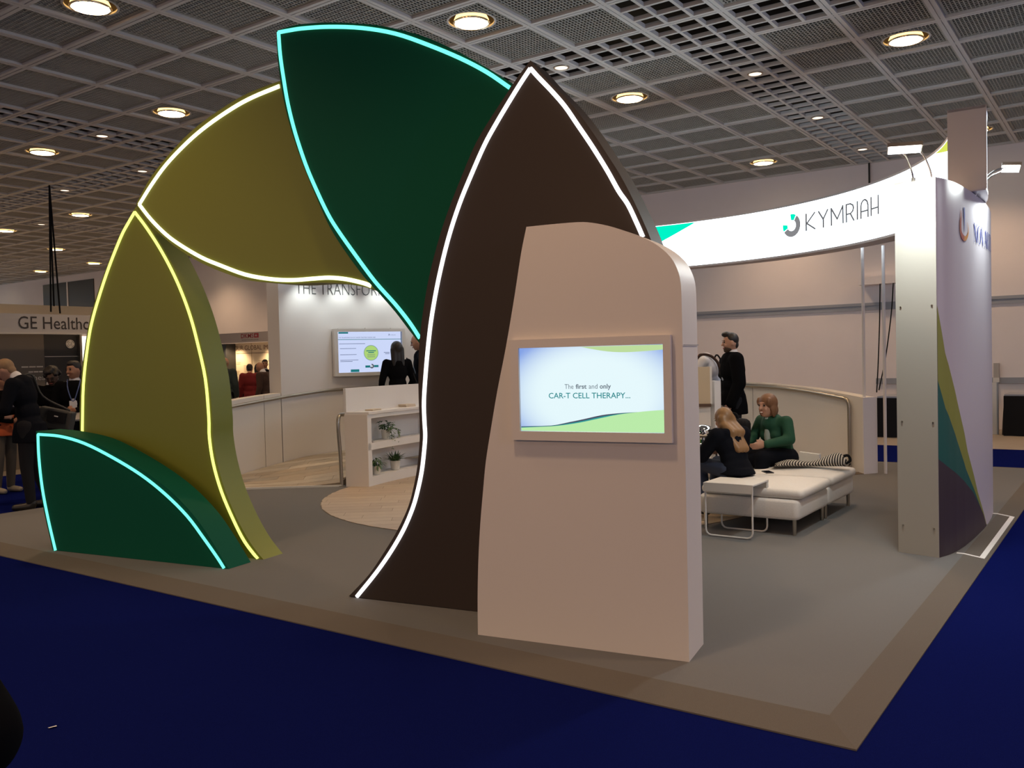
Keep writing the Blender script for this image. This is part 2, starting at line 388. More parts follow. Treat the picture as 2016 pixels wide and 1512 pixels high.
LEAF = {
 'brown_left': [(-2.198,3.447),(-2.263,3.384),(-2.326,3.314),(-2.503,3.107),(-2.599,2.974),(-2.698,2.79),(-2.78,2.629),(-2.861,2.444),(-2.947,2.192),(-3.004,1.949),(-3.033,1.772),(-3.048,1.568),(-3.051,1.389),(-3.049,1.236),(-3.053,1.119),(-3.075,0.96),(-3.105,0.834),(-3.153,0.691),(-3.242,0.53),(-3.342,0.388),(-3.478,0.214),(-3.654,0.045)],
 'brown_right': [(-2.198,3.447),(-2.085,3.312),(-1.983,3.201),(-1.893,3.087),(-1.804,2.957),(-1.726,2.831),(-1.643,2.693),(-1.564,2.534),(-1.468,2.307),(-1.395,2.051),(-1.365,1.761),(-1.366,1.413),(-1.394,1.064),(-1.454,0.592),(-1.489,0.041)],
 'brown_led1': [(-2.198,3.398),(-2.263,3.323),(-2.355,3.208),(-2.445,3.09),(-2.523,2.978),(-2.621,2.804),(-2.71,2.632),(-2.797,2.422),(-2.875,2.175),(-2.932,1.943),(-2.964,1.764),(-2.991,1.567),(-3.01,1.385),(-3.01,1.253),(-3.007,1.17),(-3.015,1.087),(-3.039,0.937),(-3.075,0.802),(-3.118,0.682),(-3.193,0.536),(-3.294,0.387),(-3.421,0.229),(-3.585,0.051)],
 'brown_led2': [(-2.198,3.398),(-2.148,3.338),(-2.067,3.247),(-1.981,3.141),(-1.9,3.017),(-1.816,2.887),(-1.725,2.734),(-1.657,2.607),(-1.603,2.525),(-1.553,2.416),(-1.516,2.328)],
 'green_left': [(-4.341,4.09),(-4.342,3.919),(-4.32,3.725),(-4.284,3.529),(-4.221,3.313),(-4.133,3.083),(-4.025,2.845),(-3.916,2.625),(-3.785,2.437),(-3.634,2.252),(-3.517,2.135),(-3.38,1.992),(-3.278,1.87),(-3.178,1.754)],
 'green_top': [(-4.341,4.09),(-4.221,4.101),(-4.096,4.096),(-3.863,4.064),(-3.642,4.017),(-3.423,3.959),(-3.111,3.838),(-2.862,3.701),(-2.623,3.545),(-2.43,3.407)],
 'green_led_top': [(-4.321,4.075),(-4.222,4.072),(-4.096,4.064),(-3.864,4.033),(-3.586,3.974),(-3.318,3.888),(-3.062,3.768),(-2.815,3.636),(-2.623,3.515),(-2.461,3.39)],
 'green_led_left': [(-4.321,4.075),(-4.312,3.914),(-4.288,3.739),(-4.254,3.544),(-4.196,3.328),(-4.11,3.09),(-4.023,2.902),(-3.93,2.724),(-3.848,2.6),(-3.696,2.404),(-3.537,2.209),(-3.378,2.046),(-3.265,1.915),(-3.185,1.804)],
 'limeU_top': [(-6.115,3.034),(-5.952,3.222),(-5.771,3.368),(-5.538,3.521),(-5.313,3.63),(-5.043,3.728),(-4.833,3.783),(-4.541,3.824),(-4.342,3.838)],
 'limeU_bot': [(-6.115,3.034),(-5.979,2.864),(-5.832,2.748),(-5.667,2.631),(-5.448,2.511),(-5.203,2.409),(-4.943,2.326),(-4.69,2.285),(-4.442,2.262),(-4.2,2.258),(-3.971,2.235),(-3.772,2.194),(-3.653,2.15)],
 'limeU_led_top': [(-6.074,3.027),(-5.919,3.181),(-5.74,3.331),(-5.507,3.476),(-5.283,3.585),(-5.014,3.684),(-4.804,3.74),(-4.537,3.785)],
 'limeU_led_bot': [(-6.074,3.027),(-5.942,2.888),(-5.775,2.748),(-5.61,2.644),(-5.393,2.532),(-5.201,2.457),(-4.941,2.366),(-4.688,2.315),(-4.474,2.294),(-4.28,2.293),(-4.123,2.291),(-3.97,2.271),(-3.819,2.234),(-3.745,2.207)],
 'limeL_left': [(-6.339,3.068),(-6.455,2.946),(-6.576,2.806),(-6.743,2.551),(-6.887,2.293),(-6.992,2.066),(-7.066,1.817),(-7.135,1.5),(-7.167,1.09),(-7.16,0.594),(-7.096,0.02)],
 'limeL_right': [(-6.339,3.068),(-6.177,2.862),(-6.033,2.684),(-5.905,2.487),(-5.799,2.289),(-5.705,2.068),(-5.634,1.841),(-5.559,1.538),(-5.533,1.213),(-5.532,1.043),(-5.494,0.821),(-5.414,0.586),(-5.295,0.36),(-5.165,0.176),(-5.025,0.035)],
 'limeL_led_left': [(-6.356,3.017),(-6.447,2.921),(-6.538,2.812),(-6.704,2.553),(-6.847,2.29),(-6.952,2.064),(-7.017,1.853),(-7.092,1.499),(-7.13,1.067)],
 'limeL_led_right': [(-6.356,3.017),(-6.224,2.873),(-6.076,2.687),(-5.942,2.486),(-5.834,2.289),(-5.739,2.069),(-5.669,1.844),(-5.594,1.538),(-5.57,1.213),(-5.571,1.042),(-5.536,0.819),(-5.456,0.584),(-5.333,0.35),(-5.22,0.177),(-5.082,0.038)],
 'greenL_left': [(-7.274,1.101),(-7.277,0.864),(-7.25,0.594),(-7.193,0.324),(-7.111,0.042)],
 'greenL_top': [(-7.274,1.101),(-6.952,1.08),(-6.597,1.027),(-6.26,0.917),(-5.935,0.781),(-5.657,0.633),(-5.411,0.45),(-5.235,0.264),(-5.058,0.041)],
 'greenL_led_left': [(-7.243,1.073),(-7.242,0.865),(-7.213,0.595),(-7.153,0.327),(-7.071,0.043)],
 'greenL_led_top': [(-7.243,1.073),(-6.953,1.06),(-6.648,1.004),(-6.309,0.891),(-5.983,0.756),(-5.715,0.608),(-5.478,0.439),(-5.305,0.268),(-5.168,0.123),(-5.101,0.043)],
 'panel_left': [(-2.061,2.383),(-2.098,2.236),(-2.146,1.994),(-2.207,1.712),(-2.266,1.474),(-2.316,1.242),(-2.353,1.058),(-2.375,0.892),(-2.399,0.696),(-2.417,0.489),(-2.429,0.256),(-2.433,0.041)],
 'panel_top': [(-2.061,2.383),(-1.911,2.384),(-1.752,2.382),(-1.674,2.372),(-1.579,2.347),(-1.486,2.312),(-1.394,2.273),(-1.305,2.218),(-1.243,2.157),(-1.209,2.094),(-1.191,2.015),(-1.188,1.858),(-1.187,1.598),(-1.184,1.205),(-1.183,0.638),(-1.183,0.033)],
 'screen_outer': [(-2.168,1.752),(-1.244,1.754),(-1.241,1.193),(-2.162,1.191)],
 'screen': [(-2.113,1.707),(-1.28,1.708),(-1.279,1.24),(-2.115,1.239)],
 'sw_top': [(-1.75,1.706),(-1.682,1.691),(-1.587,1.675),(-1.493,1.669),(-1.382,1.672),(-1.28,1.678)],
 'sw_bot_lime': [(-2.114,1.26),(-2.011,1.265),(-1.889,1.273),(-1.769,1.29),(-1.652,1.314),(-1.537,1.337),(-1.425,1.351),(-1.352,1.358),(-1.279,1.363)],
 'sw_teal_top': [(-2.114,1.267),(-1.929,1.271),(-1.828,1.287),(-1.73,1.306),(-1.632,1.328),(-1.537,1.341),(-1.425,1.351)],
}

# ------------------------------------------------------------------ leaf arch
AN = R(9.67); NV = Vector((math.cos(AN), math.sin(AN), 0)); TV = Vector((math.sin(AN), -math.cos(AN), 0))
def arch(t, z, n): return TV*t+NV*n+Vector((0, 0, z))
def clampz(p): return [(t, max(PZ, z)) for t, z in p]
def leaf(name, label, cat, outline, n0, th, m, leds, ledm, lw=.0135, group=None):
    outline = clampz(outline)
    ts = [p[0] for p in outline]; base = arch(sum(ts)/len(ts), PZ, n0+th/2)
    root = thing(name, label, cat, base, group)
    body = MB().prism([arch(t, z, n0) for t, z in outline], [arch(t, z, n0+th) for t, z in outline]).build('panel_body', m, root, smooth=25)
    for pts in leds:
        pts = clampz(pts); b = MB(); rings = []
        for i, (t, z) in enumerate(pts):
            a, q = pts[max(0, i-1)], pts[min(len(pts)-1, i+1)]
            d = Vector((q[0]-a[0], q[1]-a[1])).normalized(); sd = Vector((-d.y, d.x))
            prof = [(-lw, .0), (-lw*.85, -.009), (-lw*.4, -.014), (lw*.4, -.014), (lw*.85, -.009), (lw, .0)]
            rings.append([arch(t+sd.x*u, max(z+sd.y*u, PZ), n0+k) for u, k in prof])
        b.loft(rings, True, True); b.build('led_strip', ledm, root)
    return root
LF = LEAF
S = lambda k: crom(LF[k], 4)
rev = lambda p: list(reversed(p))
leaf('leaf_panel', 'dark brown leaf panel outlined in white light, foremost of the arch', 'panel', S('brown_left')+rev(S('brown_right'))[:-1], 4.935, .25, M_brown, [S('brown_led1'), S('brown_led2')], L_white)
leaf('leaf_panel', 'dark green leaf panel with mint light edge at the top of the arch', 'panel', S('green_left')+[(-3.0, 1.80), (-2.80, 2.40), (-2.58, 2.95), (-2.40, 3.28)]+rev(S('green_top'))[:-1], 5.19, .245, M_green, [S('green_led_top'), S('green_led_left')], L_green)
leaf('leaf_panel', 'lime green leaf panel lying across the upper left of the arch', 'panel', S('limeU_bot')+[(-3.62, 2.30), (-3.9, 2.75), (-4.1, 3.2), (-4.25, 3.6)]+rev(S('limeU_top'))[:-1], 5.44, .195, M_lime, [S('limeU_led_top'), S('limeU_led_bot')], L_limeU, .0155)
leaf('leaf_panel', 'lime green upright leaf panel standing on the left foot of the arch', 'panel', S('limeL_left')+rev(S('limeL_right'))[:-1], 5.64, .24, M_lime, [S('limeL_led_left'), S('limeL_led_right')], L_lime)
leaf('leaf_panel', 'low dark green leaf panel with mint light edge at the foot of the arch', 'panel', S('greenL_left')+rev(S('greenL_top'))[:-1], 5.275, .25, M_green, [S('greenL_led_left'), S('greenL_led_top')], L_green, .0125)

# white kiosk panel with the screen
out = clampz(crom(LF['panel_left'], 3)+rev(crom(LF['panel_top'], 3))[:-1])
kiosk = thing('display_kiosk', 'tall white kiosk panel with curved top in front of the brown leaf', 'kiosk', arch(-1.75, PZ, 4.67))
MB().prism([arch(t, z, 4.52) for t, z in out], [arch(t, z, 4.835) for t, z in out]).build('kiosk_body', M_whitep, kiosk, smooth=25)
b = MB(); b.box((0, 0, 0), (1, 1, 1)); b = MB()
b.obox(arch(-1.1815, 1.70, 4.678), .0012, .1565, .002, TV, NV, Vector((0, 0, 1))); b.build('side_joint', mat('seam_grey', (.35, .33, .34), .6), kiosk)
tvk = thing('wall_screen', 'bright presentation screen in a white frame on the white kiosk panel', 'screen', arch(-1.70, 1.19, 4.51))
def frame_ring(o, i, n_out, n_in, mp):
    b = MB(); vs = [mp(t, z, n_out) for t, z in o]+[mp(t, z, n_out) for t, z in i]+[mp(t, z, n_in) for t, z in o]+[mp(t, z, n_in) for t, z in i]
    fs = []
    for k in range(4):
        j = (k+1) % 4; fs += [(k, j, 4+j, 4+k), (k, 8+k, 8+j, j), (4+k, 4+j, 12+j, 12+k)]
    return b.add(vs, fs)
fo = [(-2.165, 1.191), (-1.243, 1.191), (-1.243, 1.753), (-2.165, 1.753)]; fi = [(-2.112, 1.241), (-1.282, 1.241), (-1.282, 1.706), (-2.112, 1.706)]
frame_ring(fo, fi, 4.482, 4.519, arch).build('frame', M_whitep, tvk)
def screen_mat(name, c0, c1, s, sx, sy, cx, cz):
    m = bpy.data.materials.new(name); m.use_nodes = True; nt = m.node_tree; b = nt.nodes['Principled BSDF']
    b.inputs['Base Color'].default_value = (0, 0, 0, 1); b.inputs['Roughness'].default_value = .3
    at = nt.nodes.new('ShaderNodeAttribute'); at.attribute_name = 'shade'; at.attribute_type = 'GEOMETRY'
    mx = nt.nodes.new('ShaderNodeMix'); mx.data_type = 'RGBA'; mx.inputs[6].default_value = (*c0, 1); mx.inputs[7].default_value = (*c1, 1)
    nt.links.new(at.outputs['Fac'], mx.inputs[0]); nt.links.new(mx.outputs[2], b.inputs['Emission Color']); b.inputs['Emission Strength'].default_value = s*.97/2**EXPO
    return m
# glowing picture: a fine grid whose blue tint grows towards the corners of the slide
b = MB(); NX, NZ = 24, 14; sh = []
for k in range(NZ+1):
    for i in range(NX+1):
        u, v = i/NX, k/NZ
        b.v.append(tuple(arch(-2.112+.83*u, 1.241+.465*v, 4.498)))
        d = max(0, math.hypot((u-.52)*1.05, (v-.45)*.95)-.36)/.36
        sh.append(min(1, d*d*1.1))
for k in range(NZ):
    for i in range(NX): a = k*(NX+1)+i; b.f.append((a, a+1, a+NX+2, a+NX+1)); b.mi.append(0)
pic = b.build('screen_picture', screen_mat('slide_sky', (.80, .96, 1.0), (.22, .36, .80), 1.0, 0, 0, 0, 0), tvk)
at = pic.data.attributes.new('shade', 'FLOAT', 'POINT'); at.data.foreach_set('value', sh)
G_pale = glow('slide_lime', (.52, .87, .42), .95); G_teal = glow('slide_teal', (.03, .36, .36), .9); G_slate = glow('slide_slate', (.08, .09, .14), .9)
sb = crom(LF['sw_bot_lime'], 3); st = crom(LF['sw_teal_top'], 3); stp = crom(LF['sw_top'], 3)
fix = lambda p: [(min(max(t, -2.110), -1.284), z) for t, z in p]
def flat(pts, n): return MB().add([arch(t, z, n) for t, z in pts], [tuple(range(len(pts)))])
flat(fix([(-2.11, 1.243), (-1.284, 1.243)]+rev(sb)), 4.4968).build('lime_swoosh', G_pale, tvk)
flat(fix([(-1.284, 1.704), (-1.75, 1.704)]+stp[1:]), 4.4968).build('lime_swoosh', glow('slide_lime_top', (.60, .84, .40), .85), tvk)
def band(top, bot, n): return MB().loft([[arch(t, z, n) for t, z in top], [arch(t, z, n) for t, z in bot]], False, False)
upper = [(t, z+.006*math.sin(math.pi*i/(len(st)-1))) for i, (t, z) in enumerate(st)]
lower = [(t, interp(t, [p[0] for p in sb], [p[1] for p in sb])) for t, z in st]
mid = [(a[0], (a[1]*.45+c_[1]*.55)) for a, c_ in zip(upper, lower)]
band(fix(upper), fix(mid), 4.4966).build('slate_swoosh', G_slate, tvk); band(fix(mid), fix(lower), 4.4966).build('teal_swoosh', G_teal, tvk)
T_grey = glow('slide_text_grey', (.20, .25, .30), .8); T_teal = glow('slide_text_teal', (.015, .28, .30), .9)
def amap(t, z, n): return lambda x, y: arch(t+x, z+y, n)
xx = -1.842
for wd, wdt, th in (('The', .052, .0), ('first', .064, .022), ('and', .050, .0), ('only', .064, .022)):
    lettering(wd, amap(xx, 1.476-(.008 if wd == 'only' else 0), 4.4960), wdt, .026+(.008 if wd == 'only' else 0), T_grey, tvk, th); xx += wdt+.0125
lettering('CAR-T CELL THERAPY...', amap(-1.938, 1.424, 4.4960), .470, .031, T_teal, tvk, .008)

# ------------------------------------------------------------------ header light ring
HR0, HR1, HZ0, HZ1 = 4.40, 4.67, 2.97, 3.65
L_box = glow('lightbox_white', (.80, .91, 1.0), 3.8)
header = thing('header_lightbox', 'curved glowing white lightbox header hung above the round booth', 'lightbox', pol(4.53, -30, HZ0))
A0, A1 = -87.5, 84
def arcs(r, z0, z1, a0, a1, n): return [[pol(r, a0+(a1-a0)*k/n, z0), pol(r, a0+(a1-a0)*k/n, z1)] for k in range(n+1)]
N = 90
MB().loft(arcs(HR0, HZ0+.015, HZ1-.012, A0+.2, A1, N), False, False).build('inner_face', L_box, header)
MB().loft(arcs(HR1, HZ0+.015, HZ1-.012, A0+.2, A1, N), False, False).build('outer_face', L_box, header)
b = MB()
for z0, z1 in ((HZ0-.012, HZ0+.015), (HZ1-.012, HZ1+.012)):
    b.loft([[pol(HR0-.006, t, z0), pol(HR1+.006, t, z0), pol(HR1+.006, t, z1), pol(HR0-.006, t, z1)] for t in [A0+(A1-A0)*k/N for k in range(N+1)]])
b.build('frame_rail', mat('pale_frame', (.62, .58, .60), .5), header)
b = MB(); a_, c_, d_ = pol(HR0-.012, A0, 0), pol(HR1+.012, A0, 0), (pol(1, A0)-C); td = Vector((-d_.y, d_.x, 0))
b.prism([a_+Vector((0,0,HZ0)), c_+Vector((0,0,HZ0)), c_+Vector((0,0,HZ1+.01)), a_+Vector((0,0,HZ1+.01))], [p+td*.012+Vector((0,0,z_)) for p, z_ in ((a_, HZ0), (c_, HZ0), (c_, HZ1+.01), (a_, HZ1+.01))])
b.build('end_cap', M_whitep, header)
def hmap(th0, z0, r=HR0-.004): return lambda x, y: pol(r, th0-math.degrees(x/HR0), z0+y)
def hpoly(pts, r, steps=1): return MB().add([pol(r, t, z) for t, z in pts], [tuple(range(len(pts)))])
K_grey = glow('backlit_grey', (.24, .24, .25), 1.0); K_ink = glow('backlit_letter_grey', (.13, .13, .135), 1.0); K_mint = glow('backlit_mint', (.0, .82, .52), 1.1)
tri = []
for k in range(9):
    t = 12-15.6*k/8
    tri.append((t, HZ1-.02))
low = [(12-15.6*k/8, HZ1-.02-.50*(1-k/8)) for k in range(9)]
MB().loft([[pol(HR0-.004, *p) for p in tri], [pol(HR0-.004, *p) for p in low]], False, False).build('mint_triangle', K_mint, header)
yl = [[pol(HR0-.004, -66-1.2*k, HZ1-.02), pol(HR0-.004, -66-1.2*k, HZ1-.02-.016*k)] for k in range(12)]
MB().loft(yl, False, False).build('lime_triangle', glow('backlit_lime', (.72, .80, .12), 1.0), header)
# sign emblem: an open ring, mint ends and a grey bow
def ringseg(c0_, z0_, r0, r1, a, e, m):
    rows_ = []
    for k in range(17):
        t = R(a+(e-a)*k/16)
        rows_.append([hmap(-22.8, 3.215, HR0-.006)(c0_+r0*math.cos(t), z0_+r0*math.sin(t)), hmap(-22.8, 3.215, HR0-.006)(c0_+r1*math.cos(t), z0_+r1*math.sin(t))])
    return MB().loft(rows_, False, False).build('emblem', m, header)
ringseg(.155, .155, .075, .155, -150, 55, K_grey)
ringseg(.155, .155, .072, .155, 60, 98, K_mint)
ringseg(.155, .155, .072, .155, -190, -155, K_mint)
# sign letters as thin strokes
GL = {'K': (.62, [[(0,0),(0,1)],[(.6,1),(.05,.42),(.62,0)]]), 'Y': (.66, [[(0,1),(.33,.48),(.66,1)],[(.33,.48),(.33,0)]]),
      'M': (.86, [[(0,0),(0,1),(.43,.30),(.86,1),(.86,0)]]), 'R': (.56, [[(0,0),(0,1),(.30,1),(.50,.88),(.54,.72),(.48,.54),(.30,.43),(0,.43)],[(.30,.43),(.56,0)]]),
      'I': (.04, [[(.02,0),(.02,1)]]), 'A': (.56, [[(0,0),(0,.66),(.06,.86),(.18,.97),(.28,1),(.38,.97),(.50,.86),(.56,.66),(.56,0)],[(0,.36),(.56,.36)]]),
      'H': (.58, [[(0,0),(0,1)],[(.58,0),(.58,1)],[(0,.36),(.58,.36)]])}
word = 'KYMRIAH'; gap = .26; tot = sum(GL[c][0] for c in word)+gap*(len(word)-1)
hs = .215; sx = 1.395/tot; x = 0
for ch in word:
    b = MB(); mp = hmap(-28.2, 3.268, HR0-.006)
    for line in GL[ch][1]:
        for p, q in zip(line, line[1:]):
            P = Vector(((x+p[0])*sx, p[1]*hs)); Q = Vector(((x+q[0])*sx, q[1]*hs)); d = (Q-P).normalized(); s_ = Vector((-d.y, d.x))*.0095; s_.x *= 1.5; d = d*.008
            b.add([mp(*(P-s_-d)), mp(*(Q-s_+d)), mp(*(Q+s_+d)), mp(*(P+s_-d))], [(0, 1, 2, 3)])
    b.build('sign_letter', K_ink, header); x += GL[ch][0]+gap
for i, (th, lab) in enumerate(((-35.0, 'thin white pole between parapet end and lightbox header, the one nearer the suited man'), (-37.4, 'thin white pole between parapet end and lightbox header, the one nearer the tower'))):
    p = (12.07, 2.93) if i == 0 else (12.13, 2.69)
    o = MB().cyl((p[0], p[1], PZ), (p[0], p[1], HZ0+.02), .020, 12).build('support_pole', M_white, smooth=60)
    tag(o, lab, 'pole')

# ------------------------------------------------------------------ curved tower
TX = [7.40, 7.47, 7.55, 7.70, 7.94, 8.3, 8.75, 9.07, 9.4, 9.7]; TY = [1.262, 1.236, 1.212, 1.185, 1.160, 1.142, 1.130, 1.130, 1.142, 1.165]
TZ = 2.952
tower = thing('curved_tower', 'tall white curved tower with coloured wedge graphics at the booth corner', 'tower', (8.2, 1.4, PZ))
out_ = [(x_, interp(x_, TX, TY)) for x_ in [7.40+2.3*k/40 for k in range(41)]]
inn = [tuple(pol(4.20, t)[:2]) for t in [-70.5-28.7*k/24 for k in range(25)]]
ring = out_+inn
M_tower = mat('tower_white', (.64, .62, .66), .42)
MB().prism([(x_, y_, PZ) for x_, y_ in ring], [(x_, y_, TZ) for x_, y_ in ring]).build('tower_shell', M_tower, tower, smooth=30)
e0, e1 = Vector((7.40, 1.262, 0)), Vector((inn[-1][0], inn[-1][1], 0)); ed = (e1-e0).normalized(); en = Vector((ed.y, -ed.x, 0))
if en.x > 0: en = -en
b = MB(); q = [e0-ed*.004, e1+ed*.004]
b.prism([q[0]+Vector((0,0,PZ)), q[1]+Vector((0,0,PZ)), q[1]+Vector((0,0,TZ)), q[0]+Vector((0,0,TZ))], [p+en*.006 for p in (q[0]+Vector((0,0,PZ)), q[1]+Vector((0,0,PZ)), q[1]+Vector((0,0,TZ)), q[0]+Vector((0,0,TZ)))])
b.build('end_panel', mat('tower_end_beige', (.46, .44, .39), .42), tower)
for z_ in (1.98, 1.08, .26):
    for f in (.10, .88):
        p = e0+(e1-e0)*f+en*.006+Vector((0, 0, z_)); MB().cyl(p, p+en*.006, .007, 8).build('screw', M_steel, tower)
def tmap(x_, z_, d=.004): return (x_, interp(x_, TX, TY)-d, z_)
def tband(up, lo_, m, name):
    xs_ = [7.402+(8.95-7.402)*k/60 for k in range(61)]; ra, rb = [], []
    for x_ in xs_:
        a, q_ = interp(x_, *up), interp(x_, *lo_)
        if a-q_ < .002: continue
        ra.append(tmap(x_, a)); rb.append(tmap(x_, q_))
    MB().loft([ra, rb], False, False).build(name, m, tower)
Lm = ([7.40, 7.51, 7.73, 8.06, 8.47, 8.93], [1.99, 1.60, 1.25, .80, .41, .05]); Gm = ([7.40, 7.50, 7.72, 7.98, 8.40, 8.83, 8.93], [1.41, 1.19, .93, .67, .39, .11, .045])
Dm = ([7.40, 7.54, 7.83, 8.25, 8.70, 8.93], [.80, .725, .61, .44, .20, .042])
tband(Lm, Gm, mat('wedge_lime', (.30, .33, .05), .5), 'lime_wedge'); tband(Gm, Dm, mat('wedge_green', (.01, .13, .10), .5), 'green_wedge')
tband(Dm, ([7, 9], [PZ+.001, PZ+.001]), mat('wedge_aubergine', (.055, .038, .045), .5), 'dark_wedge')
E_blue = mat('print_blue', (.03, .06, .32), .5); E_red = mat('print_red', (.42, .10, .07), .5); E_or = mat('print_orange', (.62, .27, .06), .5)
def tstroke(pts, ws, m, name='emblem'):
    b = MB(); rings = []
    for i, (x_, z_) in enumerate(pts):
        a, q_ = pts[max(0, i-1)], pts[min(len(pts)-1, i+1)]; d = Vector((q_[0]-a[0], q_[1]-a[1])).normalized(); wv = ws[i]/2
        rings.append([tmap(x_-d.y*wv, z_+d.x*wv, .005), tmap(x_+d.y*wv, z_-d.x*wv, .005)])
    b.loft(rings, False, False); return b.build(name, m, tower)
tstroke([(8.01, 2.785), (8.01, 2.70), (8.015, 2.59)], [.05, .04, .012], E_blue)
cu = crom([(7.90, 2.75), (7.905, 2.70), (7.885, 2.64), (7.89, 2.58), (7.93, 2.545), (8.00, 2.533)], 4)
tstroke(cu, [.012+.035*min(1, k/8) for k in range(len(cu))], E_red)
cu = crom([(8.00, 2.533), (8.08, 2.545), (8.15, 2.585), (8.165, 2.63), (8.12, 2.675)], 4)
tstroke(cu, [.042-.036*(k/(len(cu)-1)) for k in range(len(cu))], E_or)
# serif letters
def seg(b, p, q, wv, x0, sc, z0):
    P, Q = Vector(p), Vector(q); d = (Q-P).normalized(); s_ = Vector((-d.y, d.x))*wv/2
    b.add([tmap(x0+k.x*sc, z0+k.y*.155, .005) for k in (P-s_, Q-s_, Q+s_, P+s_)], [(0, 1, 2, 3)])
SER = {'N': (.80, [((.12,0),(.12,1),.05),((.10,1),(.68,0),.16),((.68,0),(.68,1),.05),((0,.015),(.26,.015),.03),((-.02,.985),(.2,.985),.03),((.55,.985),(.82,.985),.03)]),
       'V': (.76, [((.08,1),(.40,0),.15),((.40,0),(.70,1),.05),((-.02,.985),(.26,.985),.03),((.56,.985),(.80,.985),.03)]),
       'A': (.78, [((.12,0),(.40,1),.05),((.40,1),(.70,0),.15),((.2,.33),(.6,.33),.04),((0,.015),(.26,.015),.03),((.54,.015),(.84,.015),.03)]),
       'R': (.70, [((.14,0),(.14,1),.14),((.14,.97),(.42,.97),.05),((.42,.97),(.56,.75),.12),((.56,.75),(.42,.52),.1),((.42,.52),(.14,.52),.05),((.36,.52),(.66,0),.14),((0,.015),(.3,.015),.03)]),
       'T': (.66, [((.33,0),(.33,1),.14),((0,.97),(.66,.97),.05),((.2,.015),(.46,.015),.03)]), 'I': (.28, [((.14,0),(.14,1),.14),((0,.015),(.28,.015),.03),((0,.985),(.28,.985),.03)]),
       'S': (.5, [((.45,.8),(.3,.97),.06),((.3,.97),(.08,.8),.08),((.08,.8),(.42,.3),.13),((.42,.3),(.22,.03),.08),((.22,.03),(.04,.2),.06)])}
x0 = 8.385
for ch in 'NOVARTIS':
    b = MB()
    if ch == 'O':
        rr = []
        for k in range(25):
            t = 2*math.pi*k/24; c_, s_ = math.cos(t), math.sin(t)
            rr.append([tmap(x0+(.40+.40*c_)*.21, 2.545+(.5+.52*s_)*.155, .005), tmap(x0+(.40+(.40-.13*abs(c_)-.03)*c_)*.21, 2.545+(.5+.48*s_)*.155, .005)])
        b.loft(rr, False, False); wd = .84
    else:
        wd = SER[ch][0]
        for p, q_, wv in SER[ch][1]: seg(b, p, q_, wv, x0, .21, 2.545)
    if x0+wd*.21 < 9.68: b.build('sign_letter', E_blue, tower)
    x0 += (wd+.06)*.21
# arm floodlights on the tower
L_flood = glow('flood_led', (1, 1, 1), 14)
def flood(label, feet, head, aim, wdir, power):
    head, aim = Vector(head), Vector(aim); root = thing('arm_floodlight', label, 'floodlight', Vector(feet[0]))
    d = (aim-head).normalized(); wv = Vector(wdir).normalized(); wv = (wv-d*wv.dot(d)).normalized(); h_ = d.cross(wv)
    for sgn_, f in zip((-1, 1), feet):
        f = Vector(f); e = head+wv*.055*sgn_-d*.01; m_ = (f+e)/2+Vector((0, 0, .07))
        MB().tube(crom([f, f*.72+m_*.28+Vector((0,0,.03)), m_, e], 5), .007, 8).build('arm', M_chrome, root, smooth=60)
        MB().cyl(f-Vector((0, 0, .015)), f+Vector((0, 0, .012)), .016, 10).build('clamp', M_steel, root)
    MB().obox(head-d*.012, .118, .074, .014, wv, h_, d).build('lamp_housing', M_steel, root)
    MB().obox(head+d*.004, .110, .066, .004, wv, h_, d).build('lamp_lens', L_flood, root)
    l = bpy.data.lights.new('flood_beam', 'SPOT'); l.energy = power; l.color = (.93, 1, .97); l.spot_size = R(170); l.spot_blend = .15; l.shadow_soft_size = .08
    lo = bpy.data.objects.new('flood_beam', l); COL.objects.link(lo); lo.location = head+d*.03; lo.rotation_euler = d.to_track_quat('-Z', 'Y').to_euler(); return root
flood('chrome arm floodlight leaning over the pale end of the curved tower', [(7.43, 1.42, 2.958), (7.50, 1.30, 2.958)], (7.02, 1.40, 3.115), (6.93, 1.40, 2.55), (.25, -1, 0), 95)
flood('chrome arm floodlight reaching out over the emblem side of the curved tower', [(8.52, 1.145, 2.958), (8.64, 1.145, 2.958)], (8.80, .90, 3.19), (8.74, .97, 2.5), (1, .15, 0), 60)

# ------------------------------------------------------------------ ceiling lights
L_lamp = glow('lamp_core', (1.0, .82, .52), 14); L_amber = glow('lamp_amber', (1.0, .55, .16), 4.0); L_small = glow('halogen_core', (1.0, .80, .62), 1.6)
M_refl = mat('lamp_reflector', (.75, .62, .42), .2, 1)
BIG = {(8, 6): 'big warm recessed downlight above the top edge of the dark green leaf', (12, 6): 'big warm recessed downlight to the right of the brown leaf tip',
       (12, 2): 'big warm recessed downlight nearest the camera over the curved tower side', (18, 6): 'big warm recessed downlight near the back wall above the lightbox sign',
       (18, 2): 'big warm recessed downlight half hidden behind the top of the tower', (8, 12): 'big warm recessed downlight just outside the upper lime leaf',
       (5, 9): 'big warm recessed downlight cut by the top edge of the picture at left', (8, 16): 'big warm recessed downlight beside the left grille band',
       (12, 22): 'big warm recessed downlight right of the hanging cables', (12, 26): 'big warm recessed downlight cut by the left edge of the picture',
       (15, 29): 'big warm recessed downlight directly behind the hanging cables', (18, 32): 'big warm recessed downlight above the dark wall opening',
       (18, 36): 'big warm recessed downlight farthest away at left near the back wall'}
lp = {}
